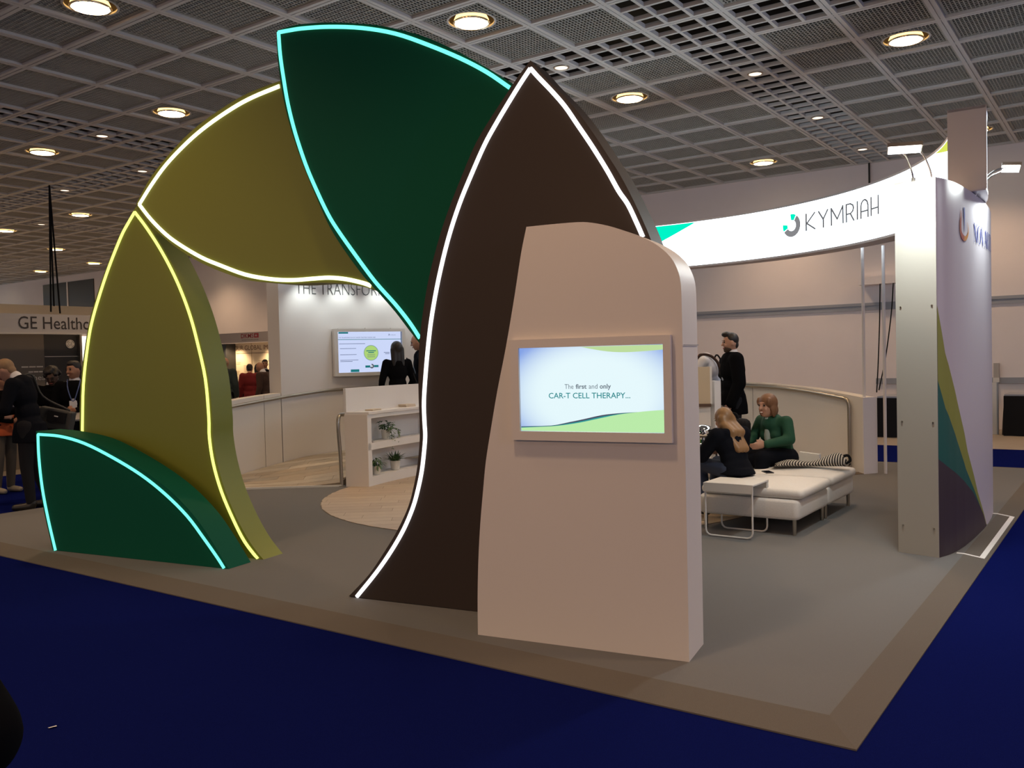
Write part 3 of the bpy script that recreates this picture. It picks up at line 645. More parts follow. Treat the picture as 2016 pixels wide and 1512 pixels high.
for i, j, vis in lights:
    x_, y_ = i+.5+GX, j+.5+GY
    if vis:
        lab = BIG.get((i, j), 'big warm recessed downlight hidden behind the leaf arch')
        root = thing('ceiling_downlight', lab, 'ceiling light', (x_, y_, CZ), None if (i, j) in BIG else 'downlights hidden behind the arch')
        if not lp:
            b = MB().lathe((0,0,0), [(.296, .03), (.296, .085), (.272, .085), (.272, .03)], 36, False); b.f += [tuple((3*36+k, 3*36+(k+1) % 36, (k+1) % 36, k)) for k in range(36)]; b.mi += [0]*36
            lp['rim'] = b.mesh('rim', M_beam, smooth=40)
            lp['housing'] = MB().lathe((0,0,0), [(.270, .05), (.262, .28)], 36, False).mesh('housing', mat('lamp_housing_dark', (.06, .05, .04), .35, .6), smooth=40)
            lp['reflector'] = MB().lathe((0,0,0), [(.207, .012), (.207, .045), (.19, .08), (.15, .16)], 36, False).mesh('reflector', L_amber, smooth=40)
            lp['lamp_glass'] = MB().lathe((0,0,0), [(.196, .004), (.185, .012)], 36, True).mesh('lamp_glass', L_lamp)
            lp['glass_ring'] = MB().tube([(  .208*math.cos(2*math.pi*k/36), .208*math.sin(2*math.pi*k/36), .008) for k in range(37)], .012, 8).mesh('glass_ring', M_refl, smooth=40)
        for k, me in lp.items(): link(k, me, root)
    l = bpy.data.lights.get('downlight') or bpy.data.lights.new('downlight', 'SPOT')
    l.energy = DOWN_W; l.color = DOWN_C; l.spot_size = R(122); l.spot_blend = .75; l.shadow_soft_size = .2
    lo = bpy.data.objects.new('downlight', l); COL.objects.link(lo); lo.location = (x_, y_, CZ-.03)
SMALL = {(10, 6): 'small square halogen spot right beside the brown leaf tip', (12, 4): 'small halogen spot in the right grille band, nearest the camera',
         (15, 4): 'small halogen spot in the right grille band, second from the camera', (18, 4): 'small halogen spot in the right grille band, next to the back wall',
         (8, 14): 'small halogen spot in the cross grille band left of the upper lime leaf', (10, 16): 'small halogen spot in the far left grille band, nearest the lime leaf',
         (10, 19): 'small halogen spot in the far left grille band beside the hanging cables', (12, 24): 'small unlit-looking halogen spot left of the hanging cables'}
sm = {'plate': MB().box((-.15, -.15, -.005), (.15, .15, .02)).mesh('plate', M_beam),
      'rim': MB().tube([(.10*math.cos(2*math.pi*k/24), .10*math.sin(2*math.pi*k/24), -.008) for k in range(25)], .012, 6).mesh('rim', M_steel, smooth=40),
      'lamp_glass': MB().lathe((0, 0, 0), [(.088, -.012), (.075, -.007)], 20, True).mesh('lamp_glass', L_small)}
for (i, j), lab in SMALL.items():
    root = thing('halogen_spot', lab, 'ceiling light', (i+.5+GX, j+.5+GY, CZ))
    for k, me in sm.items(): link(k, me, root)
# smoke detector like brass fittings are too small to pick apart; hanging cables over the neighbour stand
for k, (dx, dy, zb, lab) in enumerate(((-.03, .08, 2.90, 'black rigging cable hanging at left, ending on the neighbour sign'), (0, 0, 3.02, 'black rigging cable hanging in the middle of the three'), (.08, -.09, 2.86, 'black rigging cable hanging at right, splayed towards the lime leaf'))):
    p0 = Vector((9.97, 19.2, CZ)); p1 = Vector((9.97+dx, 19.2+dy, zb))
    tag(MB().tube([p0, p0*.6+p1*.4+Vector((0, 0, 0)), p1], .018, 6).build('rigging_cable', M_black), lab, 'cable')

# ------------------------------------------------------------------ display wall with screen, header end support
W0, W1 = 48, 82.6
dw = thing('display_wall', 'curved white display wall with grey headline above the ramp', 'wall panel', pol(4.9, 75, PZ))
b = MB(); ts = [W0+(W1-W0)*k/24 for k in range(25)]
b.loft([[pol(4.745, t, PZ), pol(5.06, t, PZ), pol(5.06, t, 3.62), pol(4.745, t, 3.62)] for t in ts]); b.build('wall_body', M_white, dw, smooth=25)
tl = 'THE TRANSFORMATION'
lettering(tl, lambda x, y: pol(4.738, 79.0-math.degrees(x/4.738), 2.70+y), 2.10, .185, mat('print_grey', (.07, .075, .075), .7), dw, -.016)
tvm_a, tvm_b = pol(4.70, 72.0), pol(4.70, 57.6)
tX = (tvm_b-tvm_a).normalized(); tN = Vector((tX.y, -tX.x, 0))
if tN.dot(C-tvm_a) < 0: tN = -tN
TW = (tvm_b-tvm_a).length
tv = thing('wall_television', 'wall television showing a pale slide with a lime circle', 'television', (tvm_a+tvm_b)/2+Vector((0, 0, 1.43)))
def tvp(x, z, n=0): return tvm_a+tX*x+tN*(n+.02)+Vector((0, 0, 1.435+z))
TH = .735
MB().obox(tvp(TW/2, TH/2, -.03), TW/2-.03, .04, TH/2-.03, tX, tN).build('set_body', M_blackm, tv)
fo = [(0, 0), (TW, 0), (TW, TH), (0, TH)]; fi = [(.06, .055), (TW-.05, .055), (TW-.05, TH-.045), (.06, TH-.045)]
frame_ring(fo, fi, .045, -.05, tvp).build('frame', mat('tv_frame', (.66, .65, .62), .4), tv)
SW_, SH_ = TW-.11, TH-.10
def sp(u, v, n=.012): return tvp(.06+u*SW_, .055+v*SH_, n)
def rect(u0, v0, u1, v1, m, name, n=.014): return MB().add([sp(u0, v0, n), sp(u1, v0, n), sp(u1, v1, n), sp(u0, v1, n)], [(0, 1, 2, 3)]).build(name, m, tv)
S_teal = glow('tv_teal', (.02, .22, .24), .8); S_txt = glow('tv_text', (.10, .13, .25), .8)
rect(0, 0, 1, 1, glow('tv_slide', (.60, .68, .94), 1.0), 'screen_picture', .012)
rect(.02, .955, .165, .995, S_teal, 'tab'); rect(0, .805, 1, .818, S_teal, 'rule'); rect(.985, .2, .997, 1, glow('tv_edge', (.03, .04, .09), 1), 'picture_edge')
rect(.19, .01, .32, .075, S_teal, 'button'); rect(.415, .11, .49, .165, S_teal, 'button'); rect(.55, .115, .62, .17, S_teal, 'button')
def tline(s, u0, v0, u1, h, m=S_txt, n=.0155):
    lettering(s, lambda x, y: sp(u0, v0, n)+tX*x+Vector((0, 0, y)), (u1-u0)*SW_, h, m, tv)
tline('THE TRANSFORMATION OF CANCER TREATMENT BEGINS HERE', .02, .845, .585, .017)
tline('KYMRIAH', .81, .905, .905, .012); 
for v, u1 in ((.70, .42), (.585, .28), (.435, .285), (.30, .31), (.268, .22)): rect(.025 if v > .69 else .035, v, u1, v+.011, S_txt, 'text_line', .014)
rect(.71, .475, .80, .487, S_txt, 'text_line'); rect(.73, .44, .80, .452, S_txt, 'text_line')
def disc_(u, v, r0, r1, m, name, n, a0=0, a1=360):
    rr = []
    for k in range(33):
        t = R(a0+(a1-a0)*k/32); rr.append([sp(u, v, n)+tX*r0*math.cos(t)+Vector((0, 0, r0*math.sin(t))), sp(u, v, n)+tX*r1*math.cos(t)+Vector((0, 0, r1*math.sin(t)))])
    return MB().loft(rr, False, False).build(name, m, tv)
disc_(.51, .475, 0, .118, glow('tv_lime', (.46, .72, .20), .9), 'lime_circle', .014); disc_(.51, .475, .113, .122, glow('tv_ring', (.25, .42, .36), .8), 'circle_ring', .015)
for v, a, q in ((.515, .435, .585), (.475, .465, .555)): rect(a, v, q, v+.022, S_teal, 'text_line', .0155)
for v in (.435, .40, .37): rect(.45, v, .57, v+.008, S_txt, 'text_line', .0155)
disc_(.515, .145, .016, .036, glow('tv_grey', (.10, .11, .15), .8), 'emblem', .0155, -150, 100); disc_(.515, .145, 0, .016, glow('tv_white', (.7, .8, .85), .8), 'emblem', .0155)
disc_(.795, .925, .006, .013, S_txt, 'emblem', .0155, -150, 100)
for u in (.10, .47, .83): MB().obox(tvp(TW*u, TH+.008, .0), .035, .02, .008, tX, tN).build('wall_bracket', M_white, tv)
# wall washers hidden behind the lightbox light the headline
for t in (77.5, 70, 62, 54):
    p = pol(4.40, t, 2.90); d = pol(4.745, t, 2.45)-p
    l = bpy.data.lights.new('wall_washer', 'SPOT'); l.energy = 8; l.color = (.93, 1, .97); l.spot_size = R(95); l.spot_blend = .8; l.shadow_soft_size = .05
    lo = bpy.data.objects.new('wall_washer', l); COL.objects.link(lo); lo.location = p; lo.rotation_euler = d.to_track_quat('-Z', 'Y').to_euler()
    root = thing('wall_washer_lamp', 'small spotlight under the header washing the display wall', 'spotlight', p, 'wall washers under the header')
    MB().cyl(p-d.normalized()*.09, p-d.normalized()*.012, .035, 14).build('lamp_body', M_steel, root, smooth=40)
    MB().tube([p-d.normalized()*.06, pol(4.41, t, 2.965)], .008, 6).build('stem', M_steel, root)

# ------------------------------------------------------------------ parapets and handrails
M_para = mat('parapet_white', (.72, .69, .64), .5)
def ptop(t): return interp(t, [-36, -33, -24, -14, 10, 60, 70, 80, 86, 93, 104], [1.03, 1.06, 1.14, 1.20, 1.27, 1.27, 1.27, 1.235, 1.20, 1.15, 1.08])
def parapet(label, a, e, n, joints):
    root = thing('parapet_wall', label, 'low wall', pol(4.82, (a+e)/2, PZ)); cuts = [a]+joints+[e]
    for p, q in zip(cuts, cuts[1:]):
        k_ = max(4, int(abs(q-p)/1.5)); tt = [p+.05+(q-p-.1)*k/k_ for k in range(k_+1)]
        MB().loft([[pol(RO, t, PZ), pol(RO+.20, t, PZ), pol(RO+.20, t, ptop(t)), pol(RO, t, ptop(t))] for t in tt]).build('wall_section', M_para, root, smooth=25)
    return root
pr_ = parapet('curved white parapet wall on the side of the seated women', -35.8, 40, 1, [-12.5, 14])
q0 = pol(RO, -36); q1 = pol(RO+.22, -36); td = (pol(1, -35)-pol(1, -36)).normalized()
MB().prism([q0+Vector((0,0,PZ)), q1+Vector((0,0,PZ)), q1+Vector((0,0,1.035)), q0+Vector((0,0,1.035))], [p+td*.02+Vector((0,0,z_)) for p, z_ in ((q0, PZ), (q1, PZ), (q1, 1.035), (q0, 1.035))]).build('end_panel', M_white, pr_)
parapet('curved white parapet wall left of the display wall', 82.75, 104, 1, [86.3, 95])
def rail(label, pts, fl):
    root = thing('handrail', label, 'handrail', Vector(fl[-1]))
    MB().tube(pts, .024, 12).build('tube', M_steel, root, smooth=60)
    for f in fl: MB().lathe(f, [(.045, 0), (.045, .008), (.024, .012), (.024, .03)], 18).build('foot_flange', M_steel, root, smooth=30)
    return root
def rz(t): return interp(t, [-33, -24, -17, -10, 40], [1.01, 1.10, 1.15, 1.17, 1.20])
top = [pol(RO-.035, 40-72.2*k/40, rz(40-72.2*k/40)) for k in range(41)]
e = top[-1]; dn = (top[-1]-top[-2]).normalized()
bend = [e+dn*.09*math.sin(R(a))+Vector((0, 0, -.11*(1-math.cos(R(a))))) for a in (20, 40, 60, 80, 90)]
foot = Vector((bend[-1].x, bend[-1].y, PZ+.005))
rail('steel handrail curving down at the end of the parapet behind the seated women', top+bend+[bend[-1]-Vector((0, 0, .3)), foot], [foot])
def rzL(t): return interp(t, [50, 62, 69, 74, 81, 87, 93, 104], [1.25, 1.25, 1.235, 1.22, 1.17, 1.12, 1.07, 1.0])
rail('steel handrail running along the left parapet and the display wall', [pol(RO-.030, 50+54*k/40, rzL(50+54*k/40)) for k in range(41)]+[pol(RO-.03, 104.3, .9), pol(RO-.03, 104.4, PZ+.01)], [pol(RO-.03, 104.4, PZ)])
b0 = Vector((8.06, 8.47, PZ))
pts = [b0+Vector((0, 0, .005)), b0+Vector((-.01, 0, .4)), b0+Vector((-.03, .005, .72))]+[b0+Vector((-.035+.07*(1-math.cos(R(a))), .02*(a/90), .80+.13*math.sin(R(a)))) for a in (10, 30, 50, 70, 90)]+[b0+Vector((.08, -.03, .932))]
rail('curved steel handrail post beside the shelf counter at the ramp foot', pts, [b0])
b1 = pol(2.80, -33, .06)
ptsR = [b1, b1+Vector((0, 0, .62))]+[b1+td*(.13*(1-math.cos(R(a))))+Vector((0, 0, .62+.30*math.sin(R(a)))) for a in (15, 35, 55, 75, 90)]+[pol(2.80, -26, 1.05), pol(2.80, -10, 1.12), pol(2.80, 30, 1.18)]
rail('curved steel handrail behind the chrome table lamp', ptsR, [b1])

# ------------------------------------------------------------------ central drum divider and the shelf counter
drum = thing('divider_drum', 'white curved divider drum between the ramps', 'low wall', pol(2.68, 30, PZ))
tt = [-32+80*k/40 for k in range(41)]
MB().loft([[pol(2.66, t, PZ), pol(2.755, t, PZ), pol(2.755, t, 1.31), pol(2.66, t, 1.31)] for t in tt]).build('drum_wall', M_white, drum, smooth=25)
fr = crom([(8.17, 8.08), (8.69, 8.19), (9.38, 8.26), (9.86, 8.24)], 8)
fr = [Vector((x_, y_, 0)) for x_, y_ in fr]
def offs(p, d): # offset of a polyline to its back
    o = []
    for i, q in enumerate(p):
        a, e_ = p[max(0, i-1)], p[min(len(p)-1, i+1)]; t_ = (e_-a).normalized(); o.append(q+Vector((-t_.y, t_.x, 0))*d)
    return o
bk = [Vector((8.07, 8.39, 0))+(q-Vector((8.17, 8.08, 0))) for q in fr]
def lerp(f): return [a+(q-a)*f for a, q in zip(fr, bk)]
counter = thing('shelf_counter', 'white shelf counter with potted plants at the foot of the ramp', 'counter', (8.6, 8.2, PZ))
def slab(name, f0, f1, z0, z1, i0=0, i1=None, m=M_white):
    a, q = lerp(f0)[i0:i1], lerp(f1)[i0:i1]
    return MB().loft([[p+Vector((0,0,z0)), r_+Vector((0,0,z0)), r_+Vector((0,0,z1)), p+Vector((0,0,z1))] for p, r_ in zip(a, q)]).build(name, m, counter)
slab('countertop', -.05, 1.0, .975, 1.005); slab('top_rail', 0, .10, .92, .975); slab('shelf', .0, .92, .51, .60); slab('plinth', 0, .92, PZ, .165); slab('back_panel', .92, 1.0, PZ, .975)
sideb = MB(); 
def post(i, wd):
    a, q = fr[i], bk[i]; t_ = (fr[min(i+1, len(fr)-1)]-fr[max(0, i-1)]).normalized()
    return MB().prism([a+Vector((0,0,.165)), a+t_*wd+Vector((0,0,.165)), q+t_*wd*.4+Vector((0,0,.165)), q+Vector((0,0,.165))], [p+Vector((0,0,.92)) for p in (a, a+t_*wd, q+t_*wd*.4, q)])
post(0, .085).build('side_panel', M_white, counter)
a, q = fr[0], bk[0]; t_ = (fr[1]-fr[0]).normalized()
MB().prism([p-t_*.012+Vector((0,0,PZ)) for p in (a, q)]+[p-t_*.012+Vector((0,0,.975)) for p in (q, a)], [p+Vector((0,0,PZ)) for p in (a, q)]+[p+Vector((0,0,.975)) for p in (q, a)]).build('end_panel', M_whitep, counter)
post(22, .03).build('side_panel', M_white, counter)
# high back wall standing on the rear of the counter
a = lerp(.93); q = lerp(1.04); MB().loft([[p+Vector((0,0,1.005)), r_+Vector((0,0,1.005)), r_+Vector((0,0,1.315)), p+Vector((0,0,1.315))] for p, r_ in zip(a, q)]).build('upstand', M_white, counter)
M_paper = mat('brochure_paper', (.62, .52, .40), .6)
def at_counter(u, f, z):
    k = u*(len(fr)-1); i = min(int(k), len(fr)-2); p = fr[i]+(fr[i+1]-fr[i])*(k-i); q = bk[i]+(bk[i+1]-bk[i])*(k-i); return p+(q-p)*f+Vector((0, 0, z))
for lab, u, f, z, L, wd, n in (('stack of brochures on the counter, beside its left end', .24, .42, 1.006, .21, .12, 3), ('stack of brochures on the counter, beside the brown leaf', .66, .55, 1.006, .21, .14, 6)):
    root = thing('brochure_stack', lab, 'brochure', at_counter(u, f, z)); c_ = at_counter(u, f, z); tt_ = (at_counter(u+.02, f, z)-c_).normalized(); nn = Vector((-tt_.y, tt_.x, 0))
    for k in range(n): MB().obox(c_+Vector((random.uniform(-.006, .006), random.uniform(-.004, .004), .003+.006*k)), L/2, wd/2, .0028, tt_, nn).build('brochure', M_paper, root)
c_ = at_counter(.055, .3, .601)
b = MB()
for k, (dx, an) in enumerate(((0, .3), (.07, -.4), (.12, .5))):
    t2 = Vector((math.cos(an), math.sin(an), 0)); b.obox(c_+Vector((dx, 0, .004+.004*k)), .06, .035, .0015, t2, Vector((-t2.y, t2.x, 0)))
tag(b.build('leaflets', mat('leaflet_grey', (.42, .40, .42), .6)), 'few loose grey leaflets on the upper counter shelf', 'leaflet')
# potted plants
M_pot = mat('white_ceramic', (.74, .70, .62), .35); M_soil = mat('soil', (.03, .02, .015), 1)
LV = [mat('leaf_green_%d' % k, c, .5) for k, c in enumerate(((.035, .085, .03), (.055, .12, .04), (.10, .16, .06), (.20, .24, .11)))]
def leafq(b, p, d, L, wd, droop=.2):
    d = Vector(d).normalized(); sd = d.cross(Vector((0, 0, 1)))
    sd = sd.normalized() if sd.length > .01 else Vector((1, 0, 0)); p = Vector(p); dr = Vector((0, 0, -droop*L))
    b.add([p, p+d*L*.35+sd*wd, p+d*L*.7+sd*wd*.8+dr*.5, p+d*L+dr, p+d*L*.7-sd*wd*.8+dr*.5, p+d*L*.35-sd*wd, p+d*L*.5+Vector((0, 0, wd*.3))+dr*.2], [(0, 1, 6), (1, 2, 6), (2, 3, 6), (3, 4, 6), (4, 5, 6), (5, 0, 6)])
def plant(label, P, rp, hp, kind):
    root = thing('potted_plant', label, 'plant', P); rnd = random.Random(hash(kind) % 1000 if False else len(kind))
    MB().lathe(P, [(rp*.78, .001), (rp*.85, hp*.3), (rp, hp), (rp*.93, hp), (rp*.9, hp*.9)], 24, False).build('pot', M_pot, root, smooth=30)
    MB().lathe(P, [(rp*.9, hp*.86), (rp*.3, hp*.9)], 16).build('soil', M_soil, root)
    T = P+Vector((0, 0, hp*.92)); bs = [MB() for _ in LV]; st = MB()
    if kind == 'ivy':
        for k in range(85):
            a_, e_ = rnd.uniform(0, 6.28), rnd.uniform(.0, 1.1); r_ = rnd.uniform(.03, .13)
            p = T+Vector((math.cos(a_)*r_*math.cos(e_), math.sin(a_)*r_*math.cos(e_), .02+r_*.95*math.sin(e_)+.015)); leafq(bs[rnd.choice((0, 0, 1, 1, 2))], p, (math.cos(a_), math.sin(a_), rnd.uniform(-.3, .5)), rnd.uniform(.035, .055), rnd.uniform(.012, .02), .4)
        for a_, L, out_ in ((-1.9, .20, .10), (-1.5, .24, .11), (-1.2, .19, .12), (-.6, .15, .17), (-.2, .12, .22), (0, .15, .26), (-1.7, .16, .12)):
            pr = T.copy(); pts_ = [pr]
            for k in range(1, 9):
                f = k/8; pts_.append(T+Vector((math.cos(a_)*out_*min(1, f*1.6), math.sin(a_)*out_*min(1, f*1.6), .05*math.sin(f*3.1)-L*f*f)))
            st.tube(pts_, .002, 5)
            for p in pts_[2:]:
                for _ in range(2): an = rnd.uniform(0, 6.28); leafq(bs[rnd.choice((1, 2, 3, 3))], p, (math.cos(an), math.sin(an), -.3), rnd.uniform(.025, .04), .011, .3)
    elif kind == 'grass':
        for k in range(70):
            a_ = rnd.uniform(0, 6.28); e_ = rnd.uniform(.35, 1.45); L = rnd.uniform(.09, .19); d = Vector((math.cos(a_)*math.cos(e_), math.sin(a_)*math.cos(e_), math.sin(e_)))
            leafq(bs[rnd.choice((0, 1, 1, 2))], T+Vector((math.cos(a_), math.sin(a_), 0))*rp*.4, d, L*1.2, .011, .25)
    else:
        for k in range(80):
            a_ = rnd.uniform(0, 6.28); e_ = rnd.uniform(-.1, 1.3); r_ = rnd.uniform(.02, .10); p = T+Vector((math.cos(a_)*r_*math.cos(e_), math.sin(a_)*r_*math.cos(e_), .02+r_*math.sin(e_)))
            leafq(bs[rnd.choice((0, 1, 1, 2))], p, (math.cos(a_), math.sin(a_), rnd.uniform(-.6, .4)), rnd.uniform(.05, .085), .011, .7)
    for b_, m_ in zip(bs, LV):
        if b_.f: o_ = b_.build('foliage', m_, root); o_['kind'] = 'stuff'
    if st.f: st.build('trailing_stem', LV[1], root)
plant('trailing ivy in a white pot on the upper counter shelf', Vector((8.76, 8.33, .601)), .065, .125, 'ivy')
plant('small bushy plant in a white pot at left on the lower counter shelf', Vector((8.43, 8.21, .166)), .068, .115, 'bushy')
plant('spiky green plant in a white pot at right on the lower counter shelf', Vector((8.93, 8.33, .166)), .072, .125, 'grass')
# right end of the drum: pale upright box on a counter
rc = thing('reception_counter', 'white counter with a raised beige front beside the kiosk', 'counter', pol(2.55, -28, PZ))
p = Vector((10.335, 4.33, 0)); dx_ = Vector((-.38, .925, 0)).normalized(); dn_ = Vector((-dx_.y, dx_.x, 0))
if dn_.x > 0: dn_ = -dn_
MB().obox(p+dx_*.45-dn_*.22+Vector((0, 0, .52)), .45, .22, .48, dx_, dn_).build('counter_body', M_white, rc)
MB().obox(p+dx_*.45-dn_*.20+Vector((0, 0, 1.015)), .46, .24, .018, dx_, dn_).build('countertop', mat('dark_edge', (.10, .06, .04), .5), rc)
MB().obox(p+dx_*.45-dn_*.03+Vector((0, 0, 1.26)), .45, .02, .23, dx_, dn_).build('raised_front', mat('beige_board', (.58, .48, .34), .5), rc)
MB().obox(p+dx_*-.012-dn_*.03+Vector((0, 0, 1.26)), .012, .022, .232, dx_, dn_).build('edge_strip', M_white, rc)

# ------------------------------------------------------------------ ottomans, side table, lamp
M_linen = mat('white_linen', (.72, .70, .67), .9, noise=.06, nscale=60, bump=.25, bscale=220, spec=.2)
def rbox(x0, x1, y0, y1, z0, z1, r, puff=0, n=5, seg=8):
    """rounded, slightly puffed cushion as stacked rounded rectangles"""
    b = MB(); rings = []
    prof = [(r*(1-math.cos(R(a))), r*(1-math.sin(R(a)))) for a in (90, 60, 30, 0)]
    lv = [(p, z0+q) for p, q in [(r*(1-math.sin(R(a))), r*(1-math.cos(R(a)))) for a in (0, 30, 60, 90)]]+[(r*(1-math.cos(R(a))), z1-r+r*math.sin(R(a))) for a in (0, 30, 60, 90)]
    for ins, z in lv:
        ring = []; cr = max(.008, min(.05, (x1-x0)/2-r-.004, (y1-y0)/2-r-.004))
        a0, a1, c0_, c1_ = x0+ins, x1-ins, y0+ins, y1-ins
        for cx, cy, st in ((a1-cr, c1_-cr, 0), (a0+cr, c1_-cr, 90), (a0+cr, c0_+cr, 180), (a1-cr, c0_+cr, 270)):
            for k in range(n): t = R(st+90*k/(n-1)); ring.append(Vector((cx+cr*math.cos(t), cy+cr*math.sin(t), z)))
        full = []
        m_ = len(ring)
        for k in range(m_):
            p, q = ring[k], ring[(k+1) % m_]; full.append(p)
            if k % n == n-1:
                for j in range(1, seg): full.append(p+(q-p)*j/seg)
        rings.append(full)
    b.loft(rings, True, False)
    nn = len(rings[0]); cx, cy = (x0+x1)/2, (y0+y1)/2; top = rings[-1]; prev = len(b.v)-nn
    for f in (.75, .5, .25):
        base = len(b.v); b.v += [(cx+(p.x-cx)*f, cy+(p.y-cy)*f, p.z+puff*(1-f*f)) for p in top]
        for k in range(nn): j = (k+1) % nn; b.f.append((prev+k, prev+j, base+j, base+k)); b.mi.append(0)
        prev = base
    b.v.append((cx, cy, z1+puff)); 
    for k in range(nn): b.f.append((prev+k, prev+(k+1) % nn, len(b.v)-1)); b.mi.append(0)
    b.f.append(tuple(range(nn-1, -1, -1))); b.mi.append(0)
    return b
def ottoman(label, x0, y0, s=.93):
    root = thing('ottoman', label, 'ottoman', (x0+s/2, y0+s/2, PZ), 'white linen ottomans pushed together')
    rbox(x0, x0+s-.008, y0, y0+s-.008, PZ+.135, PZ+.315, .03).build('base', M_linen, root, smooth=50)
    rbox(x0+.02, x0+s-.03, y0-.035, y0+s-.02, PZ+.318, PZ+.405, .035, .035).build('cushion', M_linen, root, smooth=50)
    for i, j in ((0, 0), (1, 0), (1, 1), (0, 1)):
        MB().cyl((x0+.05+i*(s-.108), y0+.05+j*(s-.108), PZ), (x0+.05+i*(s-.108), y0+.05+j*(s-.108), PZ+.14), .016, 12, .019).build('leg', M_steel, root, smooth=60)
ottoman('white linen ottoman nearest the side table', 7.66, 2.42); ottoman('white linen ottoman under the striped bag, behind the nearest one', 8.59, 2.42)
ottoman('white linen ottoman mostly hidden behind the blonde woman', 8.59, 3.35)
M_tab = mat('white_powder_coat', (.74, .72, .68), .4)
st = thing('side_table', 'small white metal side table with wire loop legs before the ottoman', 'side table', (7.52, 2.92, PZ))
tx0, tx1, ty0, ty1, tz = 7.33, 7.72, 2.70, 3.15, .515
b = MB(); b.box((tx0, ty0, tz-.012), (tx1, ty1, tz)); b.build('tabletop', M_tab, st)
MB().box((tx0-.004, ty0, tz-.075), (tx0+.006, ty1, tz)).build('apron', M_tab, st); MB().box((tx1-.006, ty0, tz-.075), (tx1+.004, ty1, tz)).build('apron', M_tab, st)
for x_ in (tx0+.012, tx1-.012):
    arc0 = [(x_, ty0+.012+.05*(1-math.cos(R(a))), PZ+.01+.05*(1-math.sin(R(a)))) for a in (0, 30, 60, 90)]; arc1 = [(x_, ty1-.012-.05*(1-math.cos(R(a))), PZ+.01+.05*(1-math.sin(R(a)))) for a in (90, 60, 30, 0)]
    MB().tube([(x_, ty0+.012, tz-.013)]+arc0+arc1+[(x_, ty1-.012, tz-.013)], .0085, 8).build('leg', M_tab, st, smooth=60)
lx, ly = 9.10, 3.91
lt = thing('lamp_table', 'dark round table carrying the chrome lamp, behind the kiosk edge', 'table', (lx, ly, PZ))
MB().lathe((lx, ly, 0), [(.20, .625), (.20, .645)], 32).build('tabletop', M_blackm, lt, smooth=30)
for k in range(3):
    a = R(20+120*k); MB().cyl((lx+.17*math.cos(a), ly+.17*math.sin(a), .63), (lx+.19*math.cos(a), ly+.19*math.sin(a), PZ), .012, 8).build('leg', M_blackm, lt)
tl_ = thing('table_lamp', 'shiny chrome mushroom lamp on the dark round table', 'lamp', (lx, ly, .646))
MB().lathe((lx, ly, .646), [(.072, 0), (.075, .01), (.07, .04), (.052, .08), (.05, .10)], 32).build('base', M_chrome, tl_, smooth=40)
MB().lathe((lx, ly, .646), [(.06, .085), (.10, .095), (.122, .12), (.125, .145), (.115, .18), (.088, .21), (.048, .226), (.004, .231)], 36).build('shade', M_chrome, tl_, smooth=50)
# black backpack, striped bag, phone, paper bag
bp = thing('backpack', 'black backpack standing behind the blonde woman', 'bag', (9.12, 3.44, .47))
rbox(9.03, 9.23, 3.40, 3.70, .455, .95, .06).build('bag_body', M_black, bp, smooth=50)
MB().tube(crom([(9.10, 3.50, .94), (9.09, 3.52, 1.0), (9.10, 3.59, 1.0), (9.10, 3.61, .94)], 4), .012, 8).build('handle', M_black, bp, smooth=60)
M_str = bpy.data.materials.new('striped_cloth'); M_str.use_nodes = True; nt = M_str.node_tree
tc = nt.nodes.new('ShaderNodeTexCoord'); wv = nt.nodes.new('ShaderNodeTexWave'); wv.inputs['Scale'].default_value = 13; wv.bands_direction = 'Y'; wv.inputs['Distortion'].default_value = .4
rp = nt.nodes.new('ShaderNodeValToRGB'); rp.color_ramp.interpolation = 'CONSTANT'; rp.color_ramp.elements[0].color = (.015, .012, .012, 1); rp.color_ramp.elements[1].color = (.55, .52, .46, 1); rp.color_ramp.elements[1].position = .55
nt.links.new(tc.outputs['Object'], wv.inputs['Vector']); nt.links.new(wv.outputs['Fac'], rp.inputs[0]); nt.links.new(rp.outputs[0], nt.nodes['Principled BSDF'].inputs['Base Color']); nt.nodes['Principled BSDF'].inputs['Roughness'].default_value = .9
sb_ = thing('striped_bag', 'black bag with white stripes lying flat on the ottoman', 'bag', (9.0, 2.72, .48))
b = MB(); rings = []
for k in range(13):
    f = k/12; y_ = 3.02-.62*f; x_ = 8.86+.28*f; hh = (.020+.075*f+.02*math.sin(f*9))*(1 if k < 12 else .55); wd = .09+.02*math.sin(f*7)
    rings.append([Vector((x_+wd*math.cos(t), y_+.03*math.sin(2*t), .489+hh*.5+hh*.62*math.sin(t)*(1.25 if math.sin(t) > 0 else .8))) for t in [2*math.pi*i/14 for i in range(14)]])
b.loft(rings); b.build('bag_body', M_str, sb_, smooth=60)
b = MB(); b.tube(crom([(9.10, 2.44, .585), (9.13, 2.38, .60), (9.14, 2.36, .55), (9.12, 2.40, .52)], 4), .014, 8); b.build('handle', M_black, sb_, smooth=60)
ph = thing('smartphone', 'dark smartphone lying on the ottoman beside the blonde woman', 'phone', (8.42, 2.98, .482))
MB().obox((8.42, 2.95, .4875), .075, .038, .0045, Vector((.8, .6, 0)), Vector((-.6, .8, 0))).build('phone_body', M_blackm, ph)
MB().obox((8.42, 2.95, .4928), .068, .033, .0006, Vector((.8, .6, 0)), Vector((-.6, .8, 0))).build('glass', mat('dark_gloss', (.01, .012, .02), .08), ph)
pb = thing('paper_bag', 'white paper bag on the floor behind the woman in green', 'bag', (10.02, 3.02, PZ))
MB().prism([(9.96, 2.90, PZ), (10.06, 2.90, PZ), (10.06, 3.14, PZ), (9.96, 3.14, PZ)], [(9.975, 2.91, .50), (10.045, 2.91, .50), (10.045, 3.13, .52), (9.975, 3.13, .52)]).build('bag_body', mat('white_paper', (.74, .72, .66), .7), pb)

